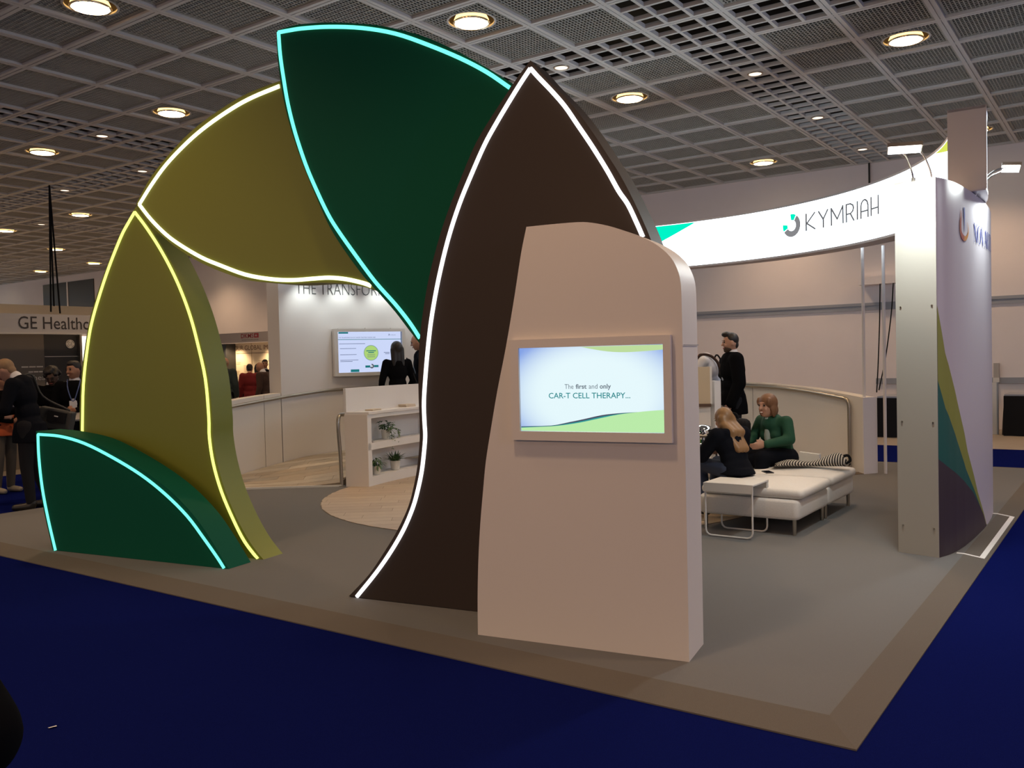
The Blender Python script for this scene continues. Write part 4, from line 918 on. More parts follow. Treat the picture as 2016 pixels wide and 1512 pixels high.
# ------------------------------------------------------------------ things along the back wall at right
def drape(label, x0, x1, y0, y1, h, name='draped_table'):
    root = thing(name, label, 'table', ((x0+x1)/2, (y0+y1)/2, 0))
    b = MB(); rings = []
    for z_, g in ((.005, 1), (.25, .8), (h-.03, .15), (h, 0)):
        ring = []
        P = [(x0, y0), (x1, y0), (x1, y1), (x0, y1)]
        for k in range(4):
            a, q = Vector(P[k]), Vector(P[(k+1) % 4]); nn = Vector(((q-a).y, -(q-a).x)).normalized()
            for j in range(16): p = a+(q-a)*j/16+nn*(.025*g*math.sin(j*1.9+k)+.02*g); ring.append(Vector((p.x, p.y, z_)))
        rings.append(ring)
    b.loft(rings); b.build('table_cloth', M_black, root, smooth=50)
    MB().box((x0+.01, y0+.01, h+.001), (x1-.01, y1-.01, h+.03)).build('tabletop', M_trim, root); return root
drape('table under a black cloth at the back wall, right of the tower', 18.6, 19.4, .2, 2.05, .74)
d2 = drape('table under a black cloth seen between parapet and tower', 17.6, 18.5, 2.6, 4.05, .74)
MB().add([(17.57, 3.62, .70), (17.57, 3.53, .42), (17.57, 3.66, .42)], [(0, 1, 2)]).build('cloth_corner', mat('slate_cloth', (.10, .11, .13), .8), d2)
pnl = thing('white_board', 'white board leaning at the back wall beside the black-draped table', 'board', (18.9, 2.27, 0))
MB().box((18.86, 2.19, .0), (18.9, 2.75, .98)).build('board_face', M_white, pnl); MB().box((18.84, 2.165, 0), (18.92, 2.19, .98)).build('board_edge', M_trim, pnl)
MB().box((18.855, 2.29, .42), (18.86, 2.33, .52)).build('blue_tag', mat('tag_blue', (.02, .03, .30), .5), pnl)
dsp = thing('soap_dispenser', 'clear hand gel dispenser on the back wall above the draped table', 'dispenser', (19.93, 2.32, .95))
MB().box((19.86, 2.27, 1.03), (20.0, 2.36, 1.33)).build('bottle', mat('cloudy_plastic', (.45, .42, .40), .3), dsp); MB().box((19.84, 2.26, .95), (20.0, 2.37, 1.04)).build('pump', M_white, dsp)
for lab, pts in (('thin black cable dangling straight from the wall shelf', [(19.63, 4.42, 3.03), (19.63, 4.44, 2.2), (19.63, 4.48, 1.3), (19.66, 4.52, .75)]), ('thin black cable swinging left from the wall shelf towards the parapet', [(19.63, 4.16, 3.03), (19.60, 4.20, 2.4), (19.60, 4.32, 1.5), (19.60, 4.46, .80)])):
    tag(MB().tube(crom(pts, 5), .012, 6).build('dangling_cable', M_black), lab, 'cable')

# ------------------------------------------------------------------ neighbouring stand at left
M_fas = mat('fascia_grey', (.55, .52, .50), .6); M_anth = mat('anthracite_print', (.040, .036, .030), .5); M_taupe = mat('taupe_print', (.17, .14, .105), .5); M_tprint = mat('light_print', (.80, .74, .62), .5); M_dprint = mat('dark_print', (.05, .04, .035), .5)
ge = thing('neighbour_stand', 'neighbouring stand with grey fascia lettering and dark graphic walls', 'stand', (7.5, 15, 0))
MB().box((3.2, 14.68, 2.25), (10.2, 14.76, 2.56)).build('fascia', M_fas, ge); MB().box((3.2, 14.66, 2.235), (10.2, 14.78, 2.25)).build('fascia_edge', mat('fascia_edge', (.7, .66, .58), .5), ge)
lettering('GE Healthcare', plane_map((7.035, 14.675, 2.315), (1, 0, 0), (0, 0, 1)), 1.50, .205, M_dprint, ge, .002)
MB().box((3.2, 15.2, 0), (7.695, 15.28, 2.25)).build('graphic_wall', M_taupe, ge); MB().box((7.695, 15.2, 0), (8.30, 15.28, 2.25)).build('graphic_wall', M_anth, ge)
MB().box((8.31, 15.12, .1), (8.60, 15.22, 2.22)).build('light_panel', glow('light_panel', (1, .93, .80), 2.2), ge); MB().box((8.27, 15.10, 0), (8.31, 15.24, 2.25)).build('panel_post', M_steel, ge)
MB().box((7.70, 15.19, 1.865), (8.27, 15.2, 1.875)).build('panel_joint', M_tprint, ge)
def gmap(x, z): return plane_map((x, 15.195, z), (1, 0, 0), (0, 0, 1))
MB().lathe((0, 0, 0), [(.057, 0), (.057, .006)], 36).mesh('x', M_tprint)
b = MB(); b.loft([[Vector((8.145+r_*math.cos(2*math.pi*k/36), y_, 2.085+r_*math.sin(2*math.pi*k/36))) for k in range(36)] for r_, y_ in ((.074, 15.20), (.074, 15.185))]); b.build('round_emblem', M_tprint, ge)
b = MB()
for k in range(4):
    b.tube([(8.145+.060*math.cos(R(a+90*k)), 15.183, 2.085+.060*math.sin(R(a+90*k))) for a in range(10, 75, 9)], [.0015+.003*abs(math.sin(i/7*3.1)) for i in range(8)], 5)
b.build('emblem_ring', M_dprint, ge)
lettering('GE', plane_map((8.105, 15.183, 2.055), (1, 0, 0), (0, 0, 1)), .08, .062, M_dprint, ge, -.02)
for s_, x_, z_, w_, h_ in (('healthc', 7.50, 1.475, .42, .085), ('ers', 7.98, 1.38, .17, .06), ('s pe', 6.93, 1.345, .20, .095)):
    lettering(s_, gmap(x_, z_), w_, h_, M_tprint, ge)
for x0_, z_, w_ in ((7.31, 1.69, .37), (7.42, 1.605, .26)):
    for k in range(3): MB().box((x0_+w_*k/3, 15.19, z_), (x0_+w_*(k+.86)/3, 15.2, z_+.022)).build('text_line', M_tprint, ge)
tag(MB().box((3.0, 19.6, 2.72), (11.6, 19.72, 3.06)).build('upper_fascia', mat('cream_fascia', (.62, .53, .40), .6)), 'plain cream fascia band behind the neighbour stand lettering', 'fascia')
tag(MB().box((7.0, 24.8, 2.96), (16, 25, 3.0)).build('lighting_truss', M_blackm), 'thin dark bar above the cream fascia behind the cables', 'bar')

# ------------------------------------------------------------------ far stand with posters
dk = thing('poster_stand', 'far stand with a warm lit poster wall and grey red-lettered fascia', 'stand', (17, 21, 0))
FX = 17.0
MB().box((FX, 17.5, 2.32), (FX+.08, 23.6, 2.615)).build('fascia', mat('fascia_lilac', (.42, .38, .38), .6), dk)
MB().box((FX+.55, 17.5, 0), (FX+.62, 23.75, 2.32)).build('poster_wall', mat('poster_cream', (.74, .62, .46), .7), dk)
MB().box((FX+.2, 22.98, 0), (FX+.56, 23.9, 2.31)).build('dark_panel', mat('dark_panel', (.02, .02, .022), .5), dk)
M_red = mat('print_crimson', (.32, .03, .04), .5); M_br = mat('print_brown', (.13, .06, .03), .6)
lettering('DKMS', plane_map((FX-.004, 21.98, 2.445), (0, -1, 0), (0, 0, 1)), .58, .135, M_red, dk, .012)
MB().box((FX-.006, 21.17, 2.445), (FX, 21.37, 2.58)).build('emblem', M_red, dk)
lettering('+', plane_map((FX-.009, 21.33, 2.475), (0, -1, 0), (0, 0, 1)), .10, .07, mat('fascia_lilac2', (.5, .46, .46), .6), dk, .02)
lettering('WE DELETE BLOOD CANCER', plane_map((FX-.004, 21.96, 2.375), (0, -1, 0), (0, 0, 1)), .78, .028, M_dprint, dk)
lettering('OUR GLOBAL IMPACT', plane_map((FX+.545, 23.05, 2.10), (0, -1, 0), (0, 0, 1)), 2.15, .145, M_br, dk, .0)
MB().box((FX+.543, 20.6, 2.00), (FX+.55, 22.95, 2.012)).build('heading_rule', M_br, dk)
for y_, z_, w_, n_ in ((22.95, 1.72, .2, 2), (22.6, 1.62, .3, 6), (22.6, 1.35, .3, 4), (21.9, 1.75, .5, 3), (21.9, 1.5, .4, 5), (23.0, 1.45, .18, 3)):
    for k in range(n_): MB().box((FX+.544, y_-w_*(1-.1*(k % 3)), z_-.045*k), (FX+.55, y_, z_-.045*k+.012)).build('text_line', mat('print_tan', (.42, .30, .19), .6), dk)
MB().box((FX+.545, 22.20, 0), (FX+.55, 22.22, 2.31)).build('panel_joint', mat('print_tan', (.42, .30, .19), .6), dk)
for y_ in (19.5, 21.2, 22.8):
    l = bpy.data.lights.new('poster_spot', 'SPOT'); l.energy = 60; l.color = (1, .72, .42); l.spot_size = R(110); l.spot_blend = .8; l.shadow_soft_size = .05
    lo = bpy.data.objects.new('poster_spot', l); COL.objects.link(lo); lo.location = (FX+.03, y_, 2.28); lo.rotation_euler = Vector((.42, 0, -1)).to_track_quat('-Z', 'Y').to_euler()
# scrap of paper on the carpet
tag(MB().add([(2.02, 4.09, .008), (2.055, 4.08, .009), (2.045, 4.055, .014), (2.017, 4.07, .012)], [(0, 1, 2, 3)]).build('paper_scrap', mat('scrap', (.75, .75, .80), .6)), 'tiny white scrap of paper lying on the blue carpet', 'paper')

# ------------------------------------------------------------------ people
def remesh(mb, voxel, m, name, parent, it=4, fac=.5):
    me = mb.mesh('tmp', m); ob = bpy.data.objects.new('tmp', me); COL.objects.link(ob)
    md = ob.modifiers.new('r', 'REMESH'); md.mode = 'VOXEL'; md.voxel_size = voxel
    sm_ = ob.modifiers.new('s', 'SMOOTH'); sm_.factor = fac; sm_.iterations = it
    bpy.context.view_layer.update()
    nm = bpy.data.meshes.new_from_object(ob.evaluated_get(bpy.context.evaluated_depsgraph_get()))
    bpy.data.objects.remove(ob); bpy.data.meshes.remove(me)
    nm.name = name; nm.materials.clear(); nm.materials.append(m)
    for p in nm.polygons: p.use_smooth = True
    return link(name, nm, parent)
SKIN = mat('skin_fair', (.46, .25, .17), .5); SKIN2 = mat('skin_tanned', (.36, .18, .11), .5); SKIN3 = mat('skin_dark', (.085, .042, .026), .5)
HB = mat('hair_dark', (.012, .009, .008), .5); HBR = mat('hair_brown', (.055, .028, .014), .5); HRED = mat('hair_auburn', (.17, .078, .036), .5); HBL = mat('hair_blonde', (.25, .135, .055), .45); HGR = mat('hair_grey', (.30, .22, .15), .6)
W_navy = mat('navy_wool', (.006, .007, .011), .95, spec=.08); W_black = mat('black_wool', (.004, .004, .005), .95, spec=.06); W_char = mat('charcoal_wool', (.018, .018, .021), .95, spec=.08); W_shirt = mat('white_shirt', (.66, .66, .70), .8)
W_green = mat('green_jersey', (.006, .062, .030), .8, noise=.15, nscale=30); W_red = mat('red_coat_wool', (.20, .012, .015), .85); W_brown = mat('brown_knit', (.045, .022, .016), .9); W_grn2 = mat('dark_teal_coat', (.022, .035, .036), .9); W_orange = mat('orange_shirt', (.42, .08, .02), .8); W_jeans = mat('blue_denim', (.03, .045, .09), .9); W_tan = mat('taupe_trousers', (.10, .08, .06), .9)
M_shoe = mat('black_leather', (.012, .011, .010), .4); M_eye = mat('eye_dark', (.01, .008, .007), .2); M_lip = mat('lip_rose', (.30, .07, .06), .5); M_teeth = mat('teeth', (.75, .70, .62), .4)
def cap(b, p, q, r0, r1, n=12):
    p, q = Vector(p), Vector(q); b.tube([p+(p-q).normalized()*r0*.0, q], [r0, r1], n); b.ball(p, r0, n=n, m=8); b.ball(q, r1, n=n, m=8)
BASE = dict(pel=(0, 0, .95), wai=(0, 0, 1.08), che=(0, 0, 1.27), nek=(-.01, 0, 1.46), hed=(.02, 0, 1.615),
            shL=(0, .175, 1.405), shR=(0, -.175, 1.405), elL=(-.03, .23, 1.12), elR=(-.03, -.23, 1.12), wrL=(.05, .23, .87), wrR=(.05, -.23, .87),
            hiL=(0, .09, .93), hiR=(0, -.09, .93), knL=(.01, .10, .50), knR=(.01, -.10, .50), anL=(-.03, .11, .085), anR=(-.03, -.11, .085))
def hand(b, w_, e_, side, curl):
    """palm, four unequal bent fingers and a thumb from the side of the palm"""
    w_, e_ = Vector(w_), Vector(e_); d = (w_-e_).normalized(); inw = Vector((.25, -side, 0)); inw = (inw-d*inw.dot(d)).normalized(); ac = d.cross(inw)
    if ac.x < 0: ac = -ac
    M = Matrix((ac, inw, d)).transposed()
    b.ball(w_+d*.055, .040, .018, .055, 12, 8, M)
    for k, L in enumerate((.068, .078, .072, .056)):
        o = w_+d*.092+ac*(.030-.020*k); m_ = o+d*L*.5*math.cos(curl*.5)+inw*L*.5*math.sin(curl*.5); t = m_+d*L*.55*math.cos(curl)+inw*L*.55*math.sin(curl)
        cap(b, o-d*.03, m_, .0098, .0092, 8); cap(b, m_, t, .0092, .008, 8)
    o = w_+d*.03+ac*.034; cap(b, o, o+ac*.022+d*.028+inw*.012, .012, .011, 8); cap(b, o+ac*.022+d*.028+inw*.012, o+ac*.022+d*.058+inw*.024, .011, .009, 8)
def person(label, loc, heading, J=None, skin=SKIN, hair=None, hcol=HB, cloths=(), scale=1.0, head=(0, 0, 0), voxel=.012, face=True, smile=False, beard=None, glasses=False, fem=False, curl=.5):
    j = {k: Vector(v) for k, v in BASE.items()}
    for k, v in (J or {}).items(): j[k] = Vector(v)
    root = thing('person', label, 'person', loc); root.rotation_euler.z = R(heading); root.scale = (scale,)*3
    hy, hp, hr = [R(a) for a in head]
    HM = Matrix.Rotation(hy, 3, 'Z')@Matrix.Rotation(hp, 3, 'Y')@Matrix.Rotation(hr, 3, 'X'); H = j['hed']
    hd = lambda x, y, z: H+HM@Vector((x, y, z))
    fs = .92 if fem else 1
    b = MB()
    b.ball(H, .096, .076, .116, 16, 12, HM); b.ball(hd(.022, 0, -.062), .066, .054, .058, 14, 9, HM); b.ball(hd(.062, 0, -.095), .022, .024, .018, 10, 7, HM)
    cap(b, hd(.088, 0, .012), hd(.110, 0, -.026), .009, .0135, 8); b.ball(hd(.083, 0, .03), .014, .045, .012, 10, 7, HM)
    for s in (-1, 1): b.ball(hd(.0, s*.077, -.008), .020, .010, .032, 8, 7, HM); b.ball(hd(.07, s*.038, -.03), .02, .02, .022, 8, 7, HM)
    cap(b, j['nek'], hd(-.012, 0, -.06), .056*fs, .052*fs)
    def limbs(b, inf=0, arms=1.0, legs=1.0, torso=True, hem=None, neck=False):
        ar = (j['che']-j['pel']).normalized(); TM = Vector((0, 0, 1)).rotation_difference(ar).to_matrix()
        if torso:
            b.ball(j['pel'], .105*fs+inf, .155+inf*.7, .12+inf, 16, 10, TM); b.ball(j['wai'], .098*fs+inf, .138*fs+inf, .14, 16, 10, TM)
            b.ball(j['che'], .112*fs+inf, .158*fs+inf, .165+inf, 16, 10, TM)
            if fem:
                for s in (-1, 1): b.ball(j['che']+TM@Vector((.075, s*.065, .0)), .055+inf*.5, .06+inf*.5, .06+inf*.5, 10, 8, TM)
            cap(b, j['che']+TM@Vector((0, 0, .10)), j['nek']+(j['che']-j['nek'])*.25, .11*fs+inf*.8, .066+inf*.6)
            for s in 'LR': cap(b, j['che']+TM@Vector((0, 0, .07)), j['sh'+s], .085*fs+inf, .052*fs+inf*.9)
        for s in 'LR':
            if arms > 0:
                cap(b, j['sh'+s], j['el'+s], .052*fs+inf, .040*fs+inf)
                cap(b, j['el'+s], j['el'+s]+(j['wr'+s]-j['el'+s])*min(1, arms), .039*fs+inf, (.026*fs+inf) if arms <= 1 else .026*fs+inf*.8)
            if legs > 0:
                cap(b, j['hi'+s], j['kn'+s], .082+inf, .054+inf)
                cap(b, j['kn'+s], j['kn'+s]+(j['an'+s]-j['kn'+s])*legs, .053+inf, .036+inf)
    limbs(b)
    for s, sg in (('L', 1), ('R', -1)):
        hand(b, j['wr'+s], j['el'+s], sg, curl)
        a = j['an'+s]; fd = Vector((1, .12*sg, 0)).normalized(); k = j['kn'+s]
        if abs((k-a).normalized().z) < .35: fd = Vector((.3, 0, 1)).normalized()
        cap(b, a+Vector((0, 0, -.03)), a+fd*.15+Vector((0, 0, -.045)), .042, .032)
    remesh(b, voxel, skin, 'body', root)
    for cname, m, kw in cloths:
        b = MB(); kw = dict(kw); hem = kw.pop('hem', None); shoe = kw.pop('shoe', False); flare = kw.pop('flare', .02); lap = kw.pop('lapel', False); extra = kw.pop('extra', None)
        if shoe:
            for s, sg in (('L', 1), ('R', -1)):
                a = j['an'+s]; fd = Vector((1, .12*sg, 0)).normalized()
                if abs((j['kn'+s]-a).normalized().z) < .35: fd = Vector((.3, 0, 1)).normalized()
                cap(b, a+Vector((0, 0, -.035)), a+fd*.165+Vector((0, 0, -.045)), .05, .038); b.ball(a+Vector((-.01, 0, -.005)), .052, .046, .05)
        else:
            limbs(b, **kw)
            if hem is not None:
                c = j['pel']; dn = Vector((0, 0, -1)); b.tube([c+Vector((0, 0, .02)), Vector((c.x, c.y, c.z-hem*.5)), Vector((c.x, c.y, c.z-hem))], [.15+flare*.3, .165+flare*.7, .165+flare], 20)
            if extra: extra(b, j, hd)
        remesh(b, max(voxel, .013), m, cname, root, 3)
    if hair:
        b = MB()
        if hair == 'short': b.ball(hd(-.018, 0, .035), .093, .083, .092, 14, 10, HM); b.ball(hd(.02, 0, .085), .075, .06, .042, 12, 8, HM); b.ball(hd(-.05, 0, -.03), .052, .066, .06, 12, 8, HM)
        elif hair == 'quiff': b.ball(hd(-.018, 0, .035), .092, .081, .090, 14, 10, HM); b.ball(hd(.045, 0, .105), .062, .055, .036, 12, 8, HM); b.ball(hd(-.05, 0, -.03), .050, .064, .06, 12, 8, HM)
        elif hair == 'bob':
            b.ball(hd(-.015, 0, .030), .106, .096, .105, 16, 10, HM); b.ball(hd(-.055, 0, -.045), .060, .086, .088, 14, 9, HM)
            for s in (-1, 1): b.ball(hd(-.005, s*.078, -.045), .044, .022, .075, 10, 8, HM); b.ball(hd(.05, s*.068, .045), .030, .022, .05, 10, 7, HM)
        elif hair == 'long':
            b.ball(hd(-.018, 0, .028), .106, .094, .106, 16, 10, HM)
            for s in (-1, 0, 1):
                cap(b, hd(-.05, s*.05, .0), hd(-.085, s*.058, -.17), .058, .050); cap(b, hd(-.085, s*.058, -.17), j['nek']+Vector((-.165, s*.05-.03, -.19)), .058, .042); cap(b, hd(-.07, s*.06, -.08), j['nek']+Vector((-.10, s*.055-.02, -.02)), .06, .05)
        elif hair == 'straight':
            b.ball(hd(-.018, 0, .026), .106, .094, .107, 16, 10, HM)
            for s in (-1, 0, 1): cap(b, hd(-.04, s*.055, .0), hd(-.07, s*.062, -.24), .056, .045)
        elif hair == 'curly':
            rr = random.Random(3)
            for k in range(60):
                u, v = rr.uniform(0, 6.28), rr.uniform(-.05, 1.5); b.ball(hd(-.022+.095*math.cos(u)*math.cos(v), .092*math.sin(u)*math.cos(v), .035+.098*math.sin(v)), .036, n=8, m=6)
        elif hair == 'fringe': b.ball(hd(-.05, 0, -.012), .060, .082, .055, 14, 9, HM); b.ball(hd(-.03, 0, .01), .070, .079, .050, 14, 9, HM)
        remesh(b, .010 if hair == 'curly' else voxel, hcol, 'hair', root, 2 if hair == 'curly' else 3)
    if beard:
        b = MB(); b.ball(hd(.028, 0, -.073), .068, .057, .055, 14, 9, HM); b.ball(hd(.065, 0, -.098), .030, .030, .024, 10, 7, HM); remesh(b, voxel, beard, 'beard', root, 2)
    if face:
        for s in (-1, 1):
            MB().ball(hd(.086, s*.032, .010), .011, .013, .0085, 10, 7, HM).build('eye', M_eye, root, world=False, smooth=60)
            MB().ball(hd(.088, s*.033, .032), .010, .022, .0045, 10, 6, HM).build('eyebrow', hcol, root, world=False, smooth=60)
        MB().ball(hd(.092, 0, -.062), .010, .026, .010 if smile else .007, 12, 7, HM).build('mouth', M_lip, root, world=False, smooth=60)
        if smile: MB().ball(hd(.097, 0, -.061), .008, .021, .0055, 12, 7, HM).build('teeth', M_teeth, root, world=False, smooth=60)
    if glasses:
        b = MB()
        for s in (-1, 1): b.tube([hd(.106, s*.036+.024*math.cos(t), .008+.018*math.sin(t)) for t in [2*math.pi*k/16 for k in range(17)]], .003, 6)
        b.tube([hd(.106, -.012, .012), hd(.109, 0, .015), hd(.106, .012, .012)], .003, 6)
        b.build('glasses', M_blackm, root, world=False)
    return root, j, hd
IMGL = 125.35      # heading that looks to the left of the picture
JK = dict(inf=.022, legs=0, arms=.97, hem=.20)
def shirtfront(b, j, hd): (cap(b, j['che']+Vector((.102, 0, -.10)), j['nek']+Vector((.062, 0, -.04)), .040, .052), cap(b, j['nek']+Vector((-.005, 0, -.02)), j['nek']+Vector((.005, 0, .03)), .072, .066))
def suit(col, tr, shirt=True, hem=.20, inf=.022):
    return ([('shirt', W_shirt, dict(inf=.012, legs=0, arms=.0, extra=shirtfront))] if shirt else [])+[('jacket', col, dict(inf=inf, legs=0, arms=.95, hem=hem)), ('trousers', tr, dict(inf=.016, arms=0, torso=False, legs=.97, extra=lambda b, j, hd: b.ball(j['pel'], .12, .165, .12))), ('shoes', M_shoe, dict(shoe=True))]
def local(root_loc, heading, scale, p):
    a = R(heading); return Vector((root_loc[0]+scale*(p[0]*math.cos(a)-p[1]*math.sin(a)), root_loc[1]+scale*(p[0]*math.sin(a)+p[1]*math.cos(a)), root_loc[2]+scale*p[2]))
# man in the dark suit on the right ramp, in profile
sm_loc = (10.93, 4.27, .125)
rt_, j_, hd_ = person('bearded man in a dark suit standing in profile on the ramp', sm_loc, IMGL+2, dict(wrL=(.09, .20, .86), elL=(-.02, .22, 1.11), wrR=(.16, -.20, .90), elR=(.0, -.24, 1.12)), SKIN, 'quiff', HB, suit(W_black, W_char, hem=.23, inf=.042), 1.03, (0, 4, 0), .009, True, False, HBR)
p_ = local(sm_loc, IMGL+2, 1.03, (.17, .17, .77)); ph2 = thing('smartphone', 'dark phone held at the thigh by the bearded man', 'phone', p_)
MB().obox(p_, .006, .038, .075, Vector((math.cos(R(IMGL)), math.sin(R(IMGL)), 0)), Vector((-math.sin(R(IMGL)), math.cos(R(IMGL)), 0))).build('phone_body', M_blackm, ph2)
# person bent over the counter
bl = (11.40, 4.66, .15)
rt_, j_, hd_ = person('person in a pale shirt with dark straps bending over behind the beige counter front', bl, IMGL-8, dict(che=(.13, 0, 1.30), nek=(.27, 0, 1.44), hed=(.41, 0, 1.50), wai=(.06, 0, 1.08), shL=(.20, .175, 1.40), shR=(.20, -.175, 1.40), elL=(.42, .22, 1.14), elR=(.42, -.22, 1.14), wrL=(.62, .16, 1.08), wrR=(.62, -.16, 1.08)), SKIN, 'short', HBR,
    [('shirt', W_shirt, dict(inf=.02, legs=0, arms=.95)), ('trousers', W_black, dict(inf=.02, arms=0, torso=False, legs=.97, extra=lambda b, j, hd: b.ball(j['pel'], .125, .17, .13))), ('shoes', M_shoe, dict(shoe=True))], 1.0, (0, 25, 0))
for s in (-1, 1):
    q = [(.30, s*.09, 1.42), (.22, s*.11, 1.49), (.10, s*.115, 1.47), (.0, s*.12, 1.36), (-.03, s*.12, 1.22)]
    MB().tube(crom(q, 4), .018, 8).build('strap', W_brown, rt_, world=False)
q = local(bl, IMGL-8, 1, (-.10, -.14, 1.12)); bg = thing('shoulder_bag', 'black shoulder bag hanging behind the person in the pale shirt', 'bag', q)
b = MB(); b.ball(q+Vector((0, 0, .05)), .12, .09, .19, 14, 9); b.ball(q+Vector((.02, .02, .27)), .07, .06, .07, 12, 8); remesh(b, .014, M_black, 'bag_body', None, 3).parent = bg
bg.children[0].location = -q
MB().tube(crom([q+Vector((0, 0, .2)), q+Vector((-.04, .08, .36)), q+Vector((-.03, .14, .30))], 4), .012, 8).build('strap', M_black, bg)
# seated women
SIT = dict(pel=(0, 0, .10), wai=(.035, 0, .24), che=(.075, 0, .42), nek=(.10, 0, .60), hed=(.155, 0, .745), shL=(.08, .165, .55), shR=(.08, -.165, .55),
           hiL=(.02, .09, .09), hiR=(.02, -.09, .09), knL=(.45, .12, .12), knR=(.45, -.12, .12), anL=(.50, .12, -.33), anR=(.50, -.12, -.33),
           elL=(.17, .24, .30), elR=(.17, -.24, .30), wrL=(.40, .13, .26), wrR=(.40, -.13, .26))
SEAT = PZ+.405
gw = (9.32, 3.10, SEAT)
J = dict(SIT); J.update(wai=(.04, 0, .21), che=(.11, 0, .36), nek=(.165, 0, .52), hed=(.225, 0, .645), shL=(.13, .165, .475), shR=(.13, -.165, .475))
person('smiling woman in a green jacket sitting on the ottoman with short auburn hair', gw, 158, J, SKIN, 'bob', HRED,
       [('blouse', mat('pale_blouse', (.42, .50, .46), .8), dict(inf=.014, legs=0, arms=0, extra=lambda b, j, hd: cap(b, j['che']+Vector((.10, 0, -.10)), j['nek']+Vector((.05, 0, -.02)), .042, .040))),
        ('jacket', W_green, dict(inf=.022, legs=0, arms=.97, hem=.06, flare=.0)), ('skirt', W_navy, dict(inf=.03, arms=0, torso=False, legs=.35, extra=lambda b, j, hd: (b.ball(j['pel']-Vector((0, 0, .01)), .15, .18, .10), cap(b, (.1, 0, .10), (.42, 0, .11), .10, .09)))), ('shoes', M_shoe, dict(shoe=True))], 1.0, (0, 2, 0), .010, True, True, None, False, True, .7)
bw = (8.16, 3.16, SEAT)
J = dict(SIT); J.update(wai=(.04, 0, .21), hed=(.20, 0, .605), nek=(.12, 0, .50), che=(.09, 0, .345), elL=(.23, .27, .23), elR=(.23, -.27, .23), shL=(.10, .18, .455), shR=(.10, -.18, .455), anL=(.30, .16, -.33), anR=(.55, -.12, -.33))
person('woman with long blonde hair in a dark jacket seen from behind on the ottoman', bw, 62, J, SKIN, 'long', HBL,
       [('jacket', W_navy, dict(inf=.034, legs=0, arms=.98, hem=.05, flare=.03, extra=lambda b, j, hd: cap(b, j['nek']+Vector((-.07, -.10, -.02)), j['nek']+Vector((-.07, .10, -.02)), .05, .05))), ('trousers', W_jeans, dict(inf=.018, arms=0, torso=False, legs=.97, extra=lambda b, j, hd: b.ball(j['pel'], .13, .17, .10))), ('shoes', M_shoe, dict(shoe=True))], .92, (0, 14, 0), .011, True, False, None, False, True)
# at the television
tw = (9.75, 9.0, .275)
rt_, j_, hd_ = person('woman in black with long black hair watching the wall television', tw, 62, dict(elL=(.0, .25, 1.13), wrL=(.16, .22, .98), elR=(-.02, -.25, 1.13), wrR=(.14, -.22, .98)), SKIN2, 'straight', HB, [('dress', W_black, dict(inf=.018, legs=0, arms=.97, hem=.42)), ('tights', W_black, dict(inf=.006, arms=0, torso=False, legs=.97)), ('shoes', M_shoe, dict(shoe=True))], .96, (0, 0, 0), .012, True, False, None, False, True)
MB().tube([(.0+.118*math.cos(t)-.0, .165*math.sin(t), 1.02) for t in [2*math.pi*k/24 for k in range(25)]], .012, 6).build('belt', W_char, rt_, world=False)
q = local(tw, 62, .96, (-.03, -.27, .98)); bg = thing('handbag', 'dark handbag hanging from the shoulder of the long-haired woman in black', 'bag', q)
b = MB(); b.obox(q-Vector((0, 0, .02)), .05, .13, .12, Vector((.8, -.6, 0)), Vector((.6, .8, 0))); remesh(b, .013, W_char, 'bag_body', None, 4).parent = bg; bg.children[0].location = -q
MB().tube(crom([q+Vector((.0, .05, .10)), local(tw, 62, .96, (.03, -.17, 1.475)), q+Vector((-.03, -.07, .10))], 6), .011, 6).build('strap', W_char, bg)
person('bald man in a blue shirt looking down beside the dark green leaf', (10.28, 8.97, .275), IMGL+10, dict(hed=(.06, 0, 1.60)), SKIN, 'fringe', HGR, [('shirt', mat('blue_shirt', (.30, .36, .48), .8), dict(inf=.014, legs=0, arms=0, extra=shirtfront)), ('jacket', W_navy, dict(inf=.022, legs=0, arms=.95, hem=.2)), ('trousers', W_char, dict(inf=.016, arms=0, legs=.97, torso=False)), ('shoes', M_shoe, dict(shoe=True))], 1.04, (-8, 16, 0))
# group at the left aisle
aw = (5.20, 10.66, .006)
J = dict(che=(.06, 0, 1.28), nek=(.13, 0, 1.45), hed=(.24, 0, 1.555), wai=(.02, 0, 1.09), shL=(.09, .18, 1.40), shR=(.08, -.18, 1.40), elL=(.14, .25, 1.13), elR=(.12, -.25, 1.13), wrL=(.36, .16, 1.08), wrR=(.36, -.16, 1.08), anR=(-.12, -.11, .085))
rt_, j_, hd_ = person('grey-blond man in a dark suit bending his head, shoulder bag on his back', aw, IMGL+4, J, SKIN, 'short', mat('hair_ash_blond', (.26, .16, .085), .6), suit(W_navy, W_char), 1.06, (0, 30, 0), .011)
q = local(aw, IMGL+4, 1.06, (-.16, -.30, .98)); bg = thing('messenger_bag', 'dark grey messenger bag hanging behind the bending man', 'bag', q)
bx_, by_ = Vector((-.55, .83, 0)), Vector((.83, .55, 0))
M_bag = mat('grey_nylon', (.045, .045, .045), .7)
b = MB(); b.obox(q, .20, .06, .125, Vector((-.55, .80, .22)).normalized(), by_, Vector((.13, -.18, .97))); remesh(b, .013, M_bag, 'bag_body', None, 5).parent = bg; bg.children[0].location = -q
MB().obox(q+Vector((-.04, -.075, .03)), .11, .012, .065, Vector((-.55, .80, .22)).normalized(), by_, Vector((.13, -.18, .97))).build('flap', W_char, bg)
MB().obox(q+Vector((-.055, -.092, .04)), .022, .004, .006, Vector((-.55, .80, .22)).normalized(), by_, Vector((.13, -.18, .97))).build('buckle', M_white, bg)
